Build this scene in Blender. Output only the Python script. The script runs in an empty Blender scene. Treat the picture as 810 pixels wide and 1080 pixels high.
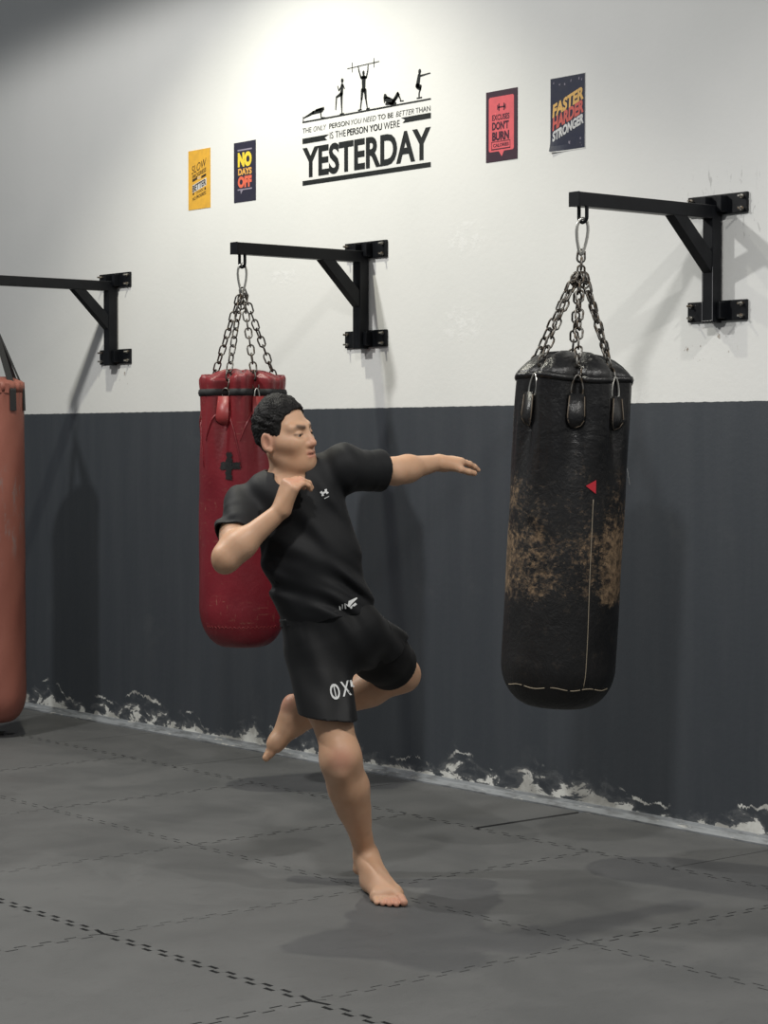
import bpy, bmesh, math, random
import numpy as np
from mathutils import Vector, Matrix
from mathutils.bvhtree import BVHTree

random.seed(7); np.random.seed(7)
C = bpy.context.scene.collection
sc = bpy.context.scene

# ------------------------------------------------------------------ camera
FPX = 2300.0                                  # focal length in pixels of the 810 x 1080 frame
YAW = math.atan2(1905.0, FPX)                 # angle between the view and the wall's -X direction
PITCH = -math.atan(75.0 / FPX)
CAM = Vector((7.4, -6.05, 1.45))
FH = Vector((-math.cos(YAW), math.sin(YAW), 0.0))
FW = FH * math.cos(PITCH) + Vector((0, 0, math.sin(PITCH)))
RT = FW.cross(Vector((0, 0, 1))).normalized()
UP = RT.cross(FW).normalized()
cam_data = bpy.data.cameras.new('camera')
cam_data.sensor_fit = 'VERTICAL'; cam_data.sensor_height = 24.0; cam_data.sensor_width = 18.0
cam_data.lens = 24.0 * FPX / 1080.0
cam_data.clip_end = 100
cam = bpy.data.objects.new('camera', cam_data); C.objects.link(cam)
m = Matrix((RT, UP, -FW)).transposed().to_4x4(); m.translation = CAM
cam.matrix_world = m
sc.camera = cam

def ray(px, py): return FW + RT * ((px - 405.0) / FPX) - UP * ((py - 540.0) / FPX)
def on_wall(px, py):
    r = ray(px, py); return CAM + r * (-CAM.y / r.y)

# ------------------------------------------------------------------ world, lamps, exposure
w = bpy.data.worlds.new('world'); sc.world = w; w.use_nodes = True
w.node_tree.nodes['Background'].inputs[0].default_value = (0.90, 0.95, 1.0, 1)
w.node_tree.nodes['Background'].inputs[1].default_value = 0.17
sc.view_settings.view_transform = 'Standard'; sc.view_settings.look = 'None'
sc.view_settings.gamma = 1.0; sc.view_settings.use_curve_mapping = False
sc.view_settings.exposure = 0.0

def lamp(name, kind, loc, power, radius=0.05, color=(1, 1, 1), target=None, angle=None, blend=0.2):
    d = bpy.data.lights.new(name, kind); d.energy = power; d.color = color
    if kind == 'AREA':
        d.shape = 'RECTANGLE'; d.size, d.size_y = radius
    else:
        d.shadow_soft_size = radius
    if kind == 'SPOT':
        d.spot_size = math.radians(angle); d.spot_blend = blend
    o = bpy.data.objects.new(name, d); C.objects.link(o); o.location = loc
    t = Vector(target) if target else Vector((loc[0], loc[1], 0))
    o.rotation_euler = (t - Vector(loc)).to_track_quat('-Z', 'Y').to_euler()
    return o
# ceiling downlight close to the wall, above the middle bag (its cone draws the scallop on the wall)
lamp('downlight', 'SPOT', (-0.36, -1.40, 4.73), 268, 0.05, (1.0, 0.975, 0.83), angle=106, blend=0.48)
# the next rows of ceiling lamps; the last one is an added fill
lamp('ceiling_or_fill_lamp', 'SPOT', (-0.60, -3.30, 4.20), 320, 0.09, (1.0, 0.99, 0.96), angle=166, blend=0.12)
lamp('ceiling_or_fill_lamp', 'SPOT', (5.4, -1.40, 4.73), 300, 0.07, (1.0, 0.97, 0.92), angle=130, blend=0.3)
lamp('ceiling_or_fill_lamp', 'SPOT', (3.9, -4.0, 4.73), 400, 0.16, (1.0, 0.98, 0.95), angle=150, blend=0.5)  # fill light added on the camera side to brighten the person

# ------------------------------------------------------------------ helpers: objects
def tag(o, label=None, cat=None, group=None, kind=None):
    if label: o['label'] = label
    if cat: o['category'] = cat
    if group: o['group'] = group
    if kind: o['kind'] = kind
    return o
def empty(name, loc=(0, 0, 0), rz=0.0):
    o = bpy.data.objects.new(name, None); C.objects.link(o)
    o.empty_display_size = 0.1
    o.location = loc; o.rotation_euler = (0, 0, rz); return o
def obj(name, bm, material, parent=None, smooth=False):
    me = bpy.data.meshes.new(name)
    if isinstance(bm, bmesh.types.BMesh):
        bmesh.ops.recalc_face_normals(bm, faces=bm.faces) if len(bm.faces) else None
        bm.to_mesh(me); bm.free()
    else:
        v, f = bm; me.from_pydata(v, [], f); me.update()
    if smooth:
        me.polygons.foreach_set('use_smooth', [True] * len(me.polygons))
    mats = material if isinstance(material, (list, tuple)) else [material]
    for mt in mats: me.materials.append(mt)
    o = bpy.data.objects.new(name, me); C.objects.link(o)
    if parent: o.parent = parent
    return o
def copy_tree(o, parent=None):
    c = o.copy(); C.objects.link(c)
    if parent: c.parent = parent
    for ch in list(o.children): copy_tree(ch, c)
    return c

# ------------------------------------------------------------------ helpers: mesh shapes
def add_box(bm, x0, x1, y0, y1, z0, z1, bevel=0.0, mtx=None):
    vs = [bm.verts.new((x, y, z)) for z in (z0, z1) for y in (y0, y1) for x in (x0, x1)]
    if mtx is not None:
        for v in vs: v.co = mtx @ v.co
    idx = [(0, 2, 3, 1), (4, 5, 7, 6), (0, 1, 5, 4), (2, 6, 7, 3), (0, 4, 6, 2), (1, 3, 7, 5)]
    fs = [bm.faces.new([vs[i] for i in f]) for f in idx]
    if bevel:
        es = list({e for f in fs for e in f.edges})
        bmesh.ops.bevel(bm, geom=es, offset=bevel, segments=2, profile=0.5, affect='EDGES')
def frame_on(d, hint=Vector((0, 0, 1))):
    d = d.normalized()
    if abs(d.dot(hint)) > 0.95: hint = Vector((1, 0, 0)) if abs(d.x) < 0.9 else Vector((0, 1, 0))
    a = d.cross(hint).normalized(); return a, d.cross(a).normalized()
def add_tube(bm, pts, r, seg=8, closed=False, flat=1.0, hint=Vector((0, 0, 1)), cap=True):
    pts = [Vector(p) for p in pts]; n = len(pts); rings = []
    for i, p in enumerate(pts):
        if closed: d = pts[(i + 1) % n] - pts[i - 1]
        else: d = pts[min(i + 1, n - 1)] - pts[max(i - 1, 0)]
        a, b = frame_on(d, hint)
        rr = r[i] if isinstance(r, (list, tuple)) else r
        rings.append([bm.verts.new(p + a * (rr * math.cos(t)) + b * (rr * flat * math.sin(t)))
                      for t in [2 * math.pi * k / seg for k in range(seg)]])
    for i in range(n if closed else n - 1):
        A, B = rings[i], rings[(i + 1) % n]
        for k in range(seg):
            bm.faces.new((A[k], A[(k + 1) % seg], B[(k + 1) % seg], B[k]))
    if not closed and cap:
        bm.faces.new(list(reversed(rings[0]))); bm.faces.new(rings[-1])
def add_cyl(bm, a, b, r, seg=12, r2=None):
    add_tube(bm, [a, b], [r, r if r2 is None else r2], seg)
def add_link(bm, c, d, side, L, W, r):
    """one oval chain link centred at c, long axis d, wide axis side"""
    d = d.normalized(); side = (side - d * side.dot(d)).normalized()
    h = L / 2 - W / 2; pts = []
    for k in range(12):
        t = 2 * math.pi * k / 12
        p = side * (W / 2 * math.sin(t)) + d * (W / 2 * math.cos(t) + (h if math.cos(t) > 0.01 else -h))
        pts.append(c + p)
    add_tube(bm, pts, r, 6, closed=True, hint=d.cross(side))
def chain_mesh(a, b, sag=0.0, L=0.042, W=0.025, r=0.0034, twist=0.3):
    bm = bmesh.new(); a = Vector(a); b = Vector(b)
    pitch = L - 2.2 * r; n = max(2, round((b - a).length / pitch)); d = (b - a)
    s1, s2 = frame_on(d)
    for i in range(n):
        t = (i + 0.5) / n; c = a.lerp(b, t) + Vector((0, 0, -sag * 4 * t * (1 - t)))
        ang = twist + (math.pi / 2 if i % 2 else 0) + random.uniform(-.25, .25)
        add_link(bm, c, d, s1 * math.cos(ang) + s2 * math.sin(ang), L, W, r)
    return bm

# ------------------------------------------------------------------ helpers: materials
def mat(name, color=(.5, .5, .5), rough=0.5, metal=0.0, spec=0.5):
    m = bpy.data.materials.new(name); m.use_nodes = True
    b = m.node_tree.nodes['Principled BSDF']
    b.inputs['Base Color'].default_value = (*color, 1); b.inputs['Roughness'].default_value = rough
    b.inputs['Metallic'].default_value = metal; b.inputs['Specular IOR Level'].default_value = spec
    return m
class NT:
    """small helper for wiring nodes"""
    def __init__(s, m): s.t = m.node_tree; s.n = s.t.nodes; s.l = s.t.links; s.bsdf = s.n['Principled BSDF']
    def add(s, typ, **kw):
        n = s.n.new(typ)
        for k, v in kw.items(): setattr(n, k, v)
        return n
    def put(s, sock, v):
        if isinstance(v, bpy.types.NodeSocket): s.l.new(v, sock)
        elif isinstance(v, tuple) and len(v) == 3 and sock.type == 'RGBA': sock.default_value = (*v, 1)
        else: sock.default_value = v
    def coord(s, which='Object'):
        return s.add('ShaderNodeTexCoord').outputs[which]
    def mapping(s, vec, scale=(1, 1, 1), loc=(0, 0, 0), rot=(0, 0, 0)):
        n = s.add('ShaderNodeMapping'); s.l.new(vec, n.inputs['Vector'])
        n.inputs['Scale'].default_value = scale; n.inputs['Location'].default_value = loc; n.inputs['Rotation'].default_value = rot
        return n.outputs[0]
    def noise(s, vec, scale, detail=4.0, rough=0.55, dist=0.0):
        n = s.add('ShaderNodeTexNoise'); s.l.new(vec, n.inputs['Vector'])
        n.inputs['Scale'].default_value = scale; n.inputs['Detail'].default_value = detail
        n.inputs['Roughness'].default_value = rough; n.inputs['Distortion'].default_value = dist
        return n.outputs[0]
    def ramp(s, f, a, b, lo=0.0, hi=1.0, smooth=True):
        n = s.add('ShaderNodeMapRange'); n.interpolation_type = 'SMOOTHSTEP' if smooth else 'LINEAR'
        s.put(n.inputs[0], f)
        for i, v in zip((1, 2, 3, 4), (a, b, lo, hi)): s.put(n.inputs[i], v)
        return n.outputs[0]
    def math(s, op, a, b=0.0, c=0.0):
        n = s.add('ShaderNodeMath', operation=op); s.put(n.inputs[0], a); s.put(n.inputs[1], b)
        s.put(n.inputs[2], c); return n.outputs[0]
    def mix(s, f, a, b):
        n = s.add('ShaderNodeMix', data_type='RGBA'); s.put(n.inputs[0], f)
        s.put(n.inputs[6], a); s.put(n.inputs[7], b); return n.outputs[2]
    def sep(s, v):
        n = s.add('ShaderNodeSeparateXYZ'); s.l.new(v, n.inputs[0]); return n.outputs
    def bump(s, h, strength=0.2, dist=0.01, normal=None):
        n = s.add('ShaderNodeBump'); s.put(n.inputs['Height'], h)
        n.inputs['Strength'].default_value = strength; n.inputs['Distance'].default_value = dist
        if normal is not None: s.l.new(normal, n.inputs['Normal'])
        s.l.new(n.outputs[0], s.bsdf.inputs['Normal']); return n.outputs[0]
    def color(s, v): s.put(s.bsdf.inputs['Base Color'], v)
    def rough(s, v): s.put(s.bsdf.inputs['Roughness'], v)

def text_geo(body, bold=0.0, shear=0.0):
    """outline text as flat mesh in the XZ plane, scaled so that it spans 0..1 by 0..1"""
    cu = bpy.data.curves.new('lettering', 'FONT'); cu.body = body; cu.size = 1.0; cu.offset = bold; cu.shear = shear
    cu.resolution_u = 4
    o = bpy.data.objects.new('lettering', cu); C.objects.link(o)
    dg = bpy.context.evaluated_depsgraph_get(); dg.update()
    me = bpy.data.meshes.new_from_object(o.evaluated_get(dg))
    vs = np.array([v.co[:2] for v in me.vertices]); fs = [tuple(p.vertices) for p in me.polygons]
    bpy.data.objects.remove(o); bpy.data.curves.remove(cu); bpy.data.meshes.remove(me)
    lo = vs.min(0); hi = vs.max(0)
    return (vs - lo) / (hi - lo), fs
def text_at(name, body, x0, x1, z0, z1, y, material, parent, bold=0.0, shear=0.0, slope=0.0, squeeze=0.0):
    """lettering fitted into a rectangle of the XZ plane, facing -Y; slope lifts the line towards +X"""
    v, f = text_geo(body, bold, shear)
    vv = []
    for a, b in v:
        x = x0 + a * (x1 - x0); z = z0 + b * (z1 - z0) + slope * (a - .5)
        vv.append((x, y, z))
    me_f = [tuple(reversed(q)) if False else q for q in f]
    o = obj(name, (vv, me_f), material, parent)
    return o
def add_poly(bm, pts2, y):
    vs = [bm.verts.new((x, y, z)) for x, z in pts2]
    return bm.faces.new(vs)
def stroke_poly(a, b, ra, rb, n=6):
    """outline of a tapered round-ended stroke in 2D"""
    a = np.array(a, float); b = np.array(b, float); d = b - a; L = np.linalg.norm(d) + 1e-9; d /= L
    th = math.atan2(d[1], d[0]); pts = []
    for k in range(n + 1):
        t = th + math.pi / 2 + math.pi * k / n; pts.append(tuple(a + ra * np.array((math.cos(t), math.sin(t)))))
    for k in range(n + 1):
        t = th - math.pi / 2 + math.pi * k / n; pts.append(tuple(b + rb * np.array((math.cos(t), math.sin(t)))))
    return pts
# ------------------------------------------------------------------ the setting
PAINT_Z = 1.594
def wall_material():
    m = mat('painted_wall', rough=0.6); t = NT(m); p = t.coord(); x, y, z = t.sep(p)
    big = t.noise(p, 1.3, 5); fine = t.noise(p, 9, 6)
    zed = t.math('ADD', z, t.math('MULTIPLY', t.math('SUBTRACT', t.noise(p, 30, 3), .5), .006))
    dark = t.ramp(zed, PAINT_Z - .0015, PAINT_Z + .0015, 1, 0)
    white = t.mix(t.ramp(big, .35, .7), (.80, .80, .78), (.76, .765, .745))
    # chips of missing plaster on the white half
    chip = t.math('MULTIPLY', t.ramp(t.noise(p, 7, 8, .7), .72, .76), t.ramp(t.noise(p, 1.6, 2), .5, .6))
    white = t.mix(t.math('MULTIPLY', chip, .6), white, (.42, .37, .31))
    # scuffs, drill dust and old holes around the right bracket, filler patches elsewhere
    def spot(cx, cz, rx, rz):
        a = t.math('DIVIDE', t.math('SUBTRACT', x, cx), rx); b = t.math('DIVIDE', t.math('SUBTRACT', z, cz), rz)
        return t.ramp(t.math('ADD', t.math('MULTIPLY', a, a), t.math('MULTIPLY', b, b)), 1.0, .1)
    scr = t.ramp(t.noise(t.mapping(p, (3.2, 1, 1), rot=(0, .8, 0)), 12, 6, .62, 1.5), .60, .66)
    sc = t.math('MULTIPLY', t.math('MAXIMUM', spot(2.02, 2.37, .26, .11), spot(2.16, 2.25, .10, .14)), scr)
    white = t.mix(t.math('MULTIPLY', sc, .5), white, (.36, .35, .34))
    hole = t.math('MULTIPLY', t.math('MAXIMUM', spot(1.93, 1.80, .20, .10), spot(-2.0, 1.80, .16, .08)), t.ramp(t.noise(t.mapping(p, (1.5, 1, 1)), 26, 5, .6), .63, .67))
    white = t.mix(t.math('MULTIPLY', hole, .8), white, (.22, .16, .11))
    fill = t.math('MAXIMUM', t.math('MAXIMUM', spot(.62, 2.29, .16, .10), spot(.60, 1.93, .16, .10)), spot(-.62, 2.2, .14, .05))
    fill = t.math('MULTIPLY', fill, t.ramp(t.noise(p, 24, 6, .65), .45, .62))
    white = t.mix(t.math('MULTIPLY', fill, .5), white, (.86, .86, .85))
    st = t.mapping(p, (5, 1, .45))
    grey = t.mix(t.ramp(t.noise(st, 2.0, 6, .6), .3, .75), (.046, .053, .063), (.056, .063, .073))
    smudge = t.ramp(t.noise(p, 3.2, 7, .62), .58, .8, 0, .35)
    grey = t.mix(smudge, grey, (.10, .105, .11))
    # efflorescence and flaking paint near the floor
    flake = t.noise(t.mapping(p, (1, 1, 1.9)), 8.5, 12, .68, .5)
    patch = t.ramp(t.noise(t.mapping(p, (1, 1, .25)), 1.35, 2), .38, .60, 0, 1)          # where the damp climbs higher
    h1 = t.math('MULTIPLY_ADD', patch, .10, .050)
    near = t.ramp(t.math('DIVIDE', z, h1), .35, 1.5, .135, -.22, smooth=False)
    f1 = t.ramp(t.math('ADD', flake, near), .60, .625)
    # a wandering tide line of blistered paint
    tide = t.math('ADD', t.math('MULTIPLY_ADD', patch, .10, .055), t.math('MULTIPLY', t.math('SUBTRACT', t.noise(t.mapping(p, (1, 1, .2)), 5, 6, .7), .5), .16))
    td = t.math('ABSOLUTE', t.math('SUBTRACT', z, tide))
    f2 = t.math('MULTIPLY', t.ramp(t.math('ADD', td, t.math('MULTIPLY', t.math('SUBTRACT', flake, .5), -.055)), .006, .002), t.ramp(t.noise(t.mapping(p, (1, 1, .5)), 5.3, 4), .50, .60))
    f1 = t.math('MAXIMUM', f1, f2)
    up = t.ramp(z, .34, .10)
    halo = t.math('MULTIPLY', t.ramp(t.math('ADD', flake, t.math('MULTIPLY_ADD', near, .8, .02)), .48, .62), .5)
    grey2 = t.mix(t.math('MULTIPLY', halo, up), grey, (.17, .175, .18))
    grey2 = t.mix(t.math('MULTIPLY', f1, up), grey2, t.mix(t.ramp(fine, .35, .65), (.78, .78, .74), (.42, .41, .38)))
    t.color(t.mix(dark, white, grey2))
    t.rough(t.mix(dark, (.72, .72, .72), (.52, .52, .52)))
    t.bump(t.math('ADD', t.math('ADD', t.noise(p, 38, 6, .6), t.math('MULTIPLY', f1, .6)), t.math('MULTIPLY', fill, .9)), .14, .006)
    return m
M = {}
M['wall'] = wall_material()
bm = bmesh.new(); add_box(bm, -7.5, 6.5, 0.0, 0.2, -.03, 4.9)
tag(obj('wall_back', bm, M['wall']), 'white wall with a charcoal lower half that flakes near the floor', 'wall', kind='structure')

m = mat('concrete', (.07, .07, .07), .9); t = NT(m); p = t.coord()
t.color(t.mix(t.noise(p, 4, 6), (.03, .03, .03), (.05, .05, .05))); M['concrete'] = m
bm = bmesh.new(); add_box(bm, -7.5, 6.5, -8.0, 0.0, -.12, -.018)
tag(obj('floor', bm, M['concrete']), 'dark floor under the foam mats', 'floor', kind='structure')

m = mat('skirting', (.36, .37, .38), .5); t = NT(m); p = t.coord()
n1 = t.ramp(t.noise(t.mapping(p, (1.2, 6, 6)), 6, 8, .65), .42, .66)
t.color(t.mix(n1, (.30, .315, .33), (.14, .145, .15)))
t.color(t.mix(t.ramp(t.noise(t.mapping(p, (1, 5, 5)), 9, 6, .7), .60, .66), t.mix(n1, (.27, .285, .30), (.13, .135, .14)), (.55, .54, .50)))
M['skirting'] = m
bm = bmesh.new(); rows = []
prof = [(0, .030), (-.010, .030), (-.014, .020), (-.030, .009), (-.036, .004), (-.036, -.016), (0, -.016)]
for x in (-7.5, 6.5): rows.append([bm.verts.new((x, a, b)) for a, b in prof])
for k in range(len(prof)): bm.faces.new((rows[0][k], rows[1][k], rows[1][(k + 1) % len(prof)], rows[0][(k + 1) % len(prof)]))
bm.faces.new(rows[0]); bm.faces.new(list(reversed(rows[1])))
tag(obj('baseboard_back', bm, M['skirting']), 'low grey skirting ledge along the foot of the wall', 'skirting', kind='structure')

# ------------------------------------------------------------------ foam floor mats
m = mat('foam_mat', (.07, .07, .07), .62, spec=.35); t = NT(m); p = t.coord('Object')
oi = t.add('ShaderNodeObjectInfo')
pw = t.add('ShaderNodeNewGeometry').outputs['Position']
n1 = t.noise(pw, 2.6, 7, .6, .6); n2 = t.noise(t.mapping(pw, (9, 4, 4), rot=(0, 0, .5)), 3.2, 7, .65)
base = t.mix(t.ramp(n1, .3, .72), (.096, .098, .098), (.124, .125, .124))
base = t.mix(t.math('MULTIPLY', t.ramp(n2, .56, .72), .35), base, (.058, .058, .058))
base = t.mix(t.math('MULTIPLY', oi.outputs['Random'], .22), base, (.078, .078, .078))
t.color(base); t.rough(t.ramp(n1, .3, .7, .55, .7))
t.bump(t.math('ADD', t.noise(pw, 160, 3, .6), t.math('MULTIPLY', n2, 1.2)), .18, .004)
M['mat'] = m

def edge_teeth(a, b, gap, teeth=12, amp=.013):
    """points from a to b along a jigsaw edge (teeth fall on one grid for every mat), moved by gap to the left of travel"""
    a = np.array(a, float); b = np.array(b, float); d = b - a; L = np.linalg.norm(d); d /= L; nrm = np.array((-d[1], d[0]))
    pitch = 1.0 / teeth; ax = 0 if abs(d[0]) > .5 else 1
    origin = (1.965, -.60)[ax]; start = math.floor((a[ax] - origin) / pitch) * pitch + origin; pts = []
    for i in range(int(L / pitch) + 2):
        for q, o in ((.0, -1), (.22, -1), (.25, 1), (.72, 1), (.75, -1)):
            s0 = start + (i + q) * pitch - a[ax]
            pts.append(a + d * s0 + nrm * (o * amp + gap))
    return pts
MATS = []
def foam_mat(x0, x1, y0, y1, gaps, teethed, label):
    """gaps / teethed: south, east, north, west"""
    cor = [(x0, y0), (x1, y0), (x1, y1), (x0, y1)]
    lines = []
    for k in range(4):
        a, b = cor[k], cor[(k + 1) % 4]
        if teethed[k]:
            rev = k in (2, 3)             # both neighbours must draw the same teeth
            if rev:
                pts = edge_teeth(b, a, -gaps[k]); pts = pts[::-1]
            else:
                pts = edge_teeth(a, b, gaps[k])
        else:
            d = np.array(b, float) - a; d /= np.linalg.norm(d); nr = np.array((-d[1], d[0]))
            pts = []
        # start at the corner itself, moved inwards by the gaps of the two edges that meet there
        d = np.array(b, float) - a; L = np.linalg.norm(d); d /= L; nr = np.array((-d[1], d[0]))
        out = [np.array(a, float) + nr * max(gaps[k], .0015) + d * max(gaps[k - 1], .0015)]
        for q in pts:
            s = (q - a) @ d
            if .024 < s < L - .024: out.append(q)
        lines.append(out)
    ring = [q for ln in lines for q in ln]
    cx, cy = (x0 + x1) / 2, (y0 + y1) / 2
    bm = bmesh.new()
    vs = [bm.verts.new((q[0] - cx, q[1] - cy, -.0155)) for q in ring]
    f = bm.faces.new(vs)
    r = bmesh.ops.extrude_face_region(bm, geom=[f])
    tv = [g for g in r['geom'] if isinstance(g, bmesh.types.BMVert)]
    for v in tv: v.co.z = 0.0
    bmesh.ops.triangulate(bm, faces=[g for g in bm.faces if len(g.verts) > 4])
    o = obj('foam_mat', bm, M['mat']); o.location = (cx, cy, 0)
    tag(o, label, 'floor mat', 'interlocking black foam mats on the floor'); MATS.append(o); return o
XS = [1.965 + i for i in range(-6, 3)]
YS = [-3.63, -2.62, -1.61, -.60]
LAB = {
 (2, -4): 'foam mat in front of the salmon bag, second row from the wall',
 (2, -3): 'foam mat two left of the standing foot, second row from the wall',
 (2, -2): 'foam mat in the second row from the wall, below the trailing bare foot',
 (2, -1): 'foam mat in the second row from the wall, behind the standing foot',
 (2, 0): 'foam mat in front of the worn black bag, second row from the wall',
 (2, 1): 'foam mat cut by the right picture edge, second row from the wall',
 (1, -3): 'sliver of foam mat at the left picture edge in the third row from the wall',
 (1, -2): 'foam mat at the left picture edge with a wide open seam on its near side',
 (1, -1): 'foam mat in the third row from the wall, left of the standing foot',
 (1, 0): 'foam mat in front of the standing foot, darkened by a large shadow',
 (1, 1): 'foam mat in the lower right corner of the picture',
 (0, -1): 'sliver of foam mat at the left picture edge below the wide open seam',
 (0, 0): 'foam mat at the lower left, in front of the widest open seam',
 (0, 1): 'foam mat at the very bottom of the picture, right of the seam crossing',
}
GY = [.003, .0068, .003, .0050]; 
for (j, i), lab in LAB.items():
    k = i + 6; x0, x1, y0, y1 = XS[k], XS[k + 1], YS[j], YS[j + 1] if j < 3 else 0
    gx = .0034
    foam_mat(x0, x1, y0, y1, (GY[j], .004 if j != 1 else .0024, GY[j + 1], .004 if j != 1 else .0024), (1, 1, 1, 1), lab)
SL = ['narrow foam strip along the wall at the right picture edge, past the black bag',
      'narrow foam strip along the wall below and behind the worn black bag',
      'narrow foam strip by the wall between red and black bags, right of the standing leg',
      'narrow foam strip along the wall under the red bag, with its round shadow',
      'narrow foam strip along the wall, left of the trailing bare foot',
      'narrow foam strip along the wall just right of the salmon bag',
      'narrow foam strip along the wall under the salmon bag']
for k, lab in enumerate(SL):
    x1 = 3.35 - k; x0 = x1 - 1.0 + (.02 if k == 1 else 0)
    foam_mat(x0, x1, YS[3], -.045, (GY[3], .0028, .0, .0028), (1, 0, 0, 0), lab)
# ------------------------------------------------------------------ wall brackets
m = mat('black_steel', (.007, .008, .010), .42, .0, .22); t = NT(m); p = t.coord()
t.color(t.mix(t.ramp(t.noise(p, 14, 6), .3, .8), (.0035, .004, .0055), (.008, .009, .011))); t.bump(t.noise(p, 120, 3), .08, .002)
M['steel'] = m
m = mat('pale_edge', (.20, .20, .21), .45, .6); M['edge'] = m
m = mat('bolt_zinc', (.32, .31, .28), .38, .85); t = NT(m); p = t.coord()
t.color(t.mix(t.ramp(t.noise(p, 60, 4), .45, .6), (.38, .37, .34), (.16, .11, .07))); M['zinc'] = m
m = mat('chain_steel', (.10, .095, .085), .42, .85); t = NT(m); p = t.coord()
t.color(t.mix(t.ramp(t.noise(p, 70, 4), .42, .62), (.15, .145, .135), (.07, .052, .036))); M['chain'] = m
m = mat('bright_steel', (.55, .54, .50), .28, .9); M['bright'] = m

BR_X = {'L': -2.04, 'M': -0.02, 'R': 2.017}
BR_Z = {'L': 2.265, 'M': 2.283, 'R': 2.312}
BR_L = {'L': .76, 'M': .714, 'R': .74}
def bracket(key, label):
    x, zt, L = BR_X[key], BR_Z[key], BR_L[key]
    r = empty('bag_bracket', (x, 0, zt)); tag(r, label, 'wall bracket', 'steel bag brackets on the wall')
    def b(name, *a, bevel=.003, mt='steel', mtx=None, par=r):
        bm = bmesh.new(); add_box(bm, *a, bevel=bevel, mtx=mtx); return obj(name, bm, M[mt], par)
    for dz in (0, -.387):
        pl = b('mounting_plate', -.143, .143, -.012, 0.0, dz - .037, dz + .037)
        for sx in (-.122, .122):
            for sz in (-.022, .022):
                bm = bmesh.new()
                add_cyl(bm, (sx, -.012, dz + sz), (sx, -.020, dz + sz), .0085, 6)
                add_cyl(bm, (sx, -.020, dz + sz), (sx, -.036, dz + sz), .0042, 8)
                obj('bolt', bm, M['zinc'], pl)
        # angle gusset that carries the post
        for gx in (-.048, .027): b('gusset', gx, gx + .021, -.045, -.010, dz - .03, dz + .03, bevel=.002)
    b('post', -.025, .025, -.062, -.012, -.432, -.008)
    # sag of the arm is a couple of millimetres
    b('arm', -.0245, .0245, -L, -.012, -.055, -.006)
    # thin pale lines along the lower edges of the post
    bm = bmesh.new(); d = .0008
    for a, c in (((-.0255, -.0622, -.425), (-.0255, -.0622, -.245)), ((-.0255, -.0622, -.425), (.0245, -.0622, -.425)), ((.0245, -.0622, -.425), (.0245, -.0622, -.23))):
        add_tube(bm, [a, c], .0012, 5)
    if key == 'R': obj('pale_edge', bm, M['edge'], r)
    else: bm.free()
    # diagonal brace: a square tube cut flush at both ends
    y0, y1, z0, z1 = -.265, -.05, -.054, -.262; bm = bmesh.new(); q = .062
    prof = [(y0, z0), (y0 + q * 1.15, z0), (y1, z1 + q * 1.2), (y1, z1)]
    A = [bm.verts.new((-.022, yy, zz)) for yy, zz in prof]; B = [bm.verts.new((.022, yy, zz)) for yy, zz in prof]
    bm.faces.new(A); bm.faces.new(list(reversed(B)))
    for k in range(4): bm.faces.new((A[k], B[k], B[(k + 1) % 4], A[(k + 1) % 4]))
    obj('brace', bm, M['steel'], r)
    # eye welded under the tip
    bm = bmesh.new(); yh = -L + .04; pts = []
    for k in range(17):
        tt = math.pi * k / 16
        pts.append((.019 * math.cos(tt), yh, -.055 - .034 - .019 * math.sin(tt)))
    pts = [(.019, yh, -.052)] + pts + [(-.019, yh, -.052)]
    add_tube(bm, pts, .0065, 8, hint=Vector((0, 1, 0)))
    obj('eye_loop', bm, M['steel'], r)
    bm = bmesh.new(); add_box(bm, -.0255, .0255, -L - .004, -L, -.056, -.005, .001); obj('end_cap', bm, M['steel'], r)
    return Vector((x, yh, zt - .055 - .034 - .019))
HOOK = {}
HOOK['L'] = bracket('L', 'black steel wall bracket at the left picture edge, holding the salmon bag')
HOOK['M'] = bracket('M', 'black steel wall bracket under the large lettering, holding the red bag')
HOOK['R'] = bracket('R', 'black steel wall bracket at the right with scuffed wall around it, holding the black bag')
# ------------------------------------------------------------------ things on the wall: posters and the vinyl lettering
def flat_mat(name, c, rough=.55):
    m = mat(name, c, rough, spec=.3); t = NT(m); p = t.coord()
    t.color(t.mix(t.ramp(t.noise(p, 30, 5), .35, .75), c, tuple(min(1, q * .82 + .01) for q in c))); return m
for k_, c_ in dict(vinyl=(.012, .0145, .0145), p_yellow=(.78, .43, .055), p_ink=(.05, .035, .02), p_navy=(.028, .027, .048), p_lemon=(.85, .66, .06), p_amber=(.80, .42, .10),
                   p_coral=(.80, .16, .09), p_lilac=(.30, .27, .34), p_maroon=(.045, .018, .034), p_salmon=(.76, .13, .15), p_plum=(.06, .012, .028), p_blue=(.012, .016, .042),
                   p_gold=(.76, .46, .14), p_red=(.62, .12, .10), p_white=(.66, .66, .66), p_paper=(.72, .72, .70)).items(): M[k_] = flat_mat(k_, c_)
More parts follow.
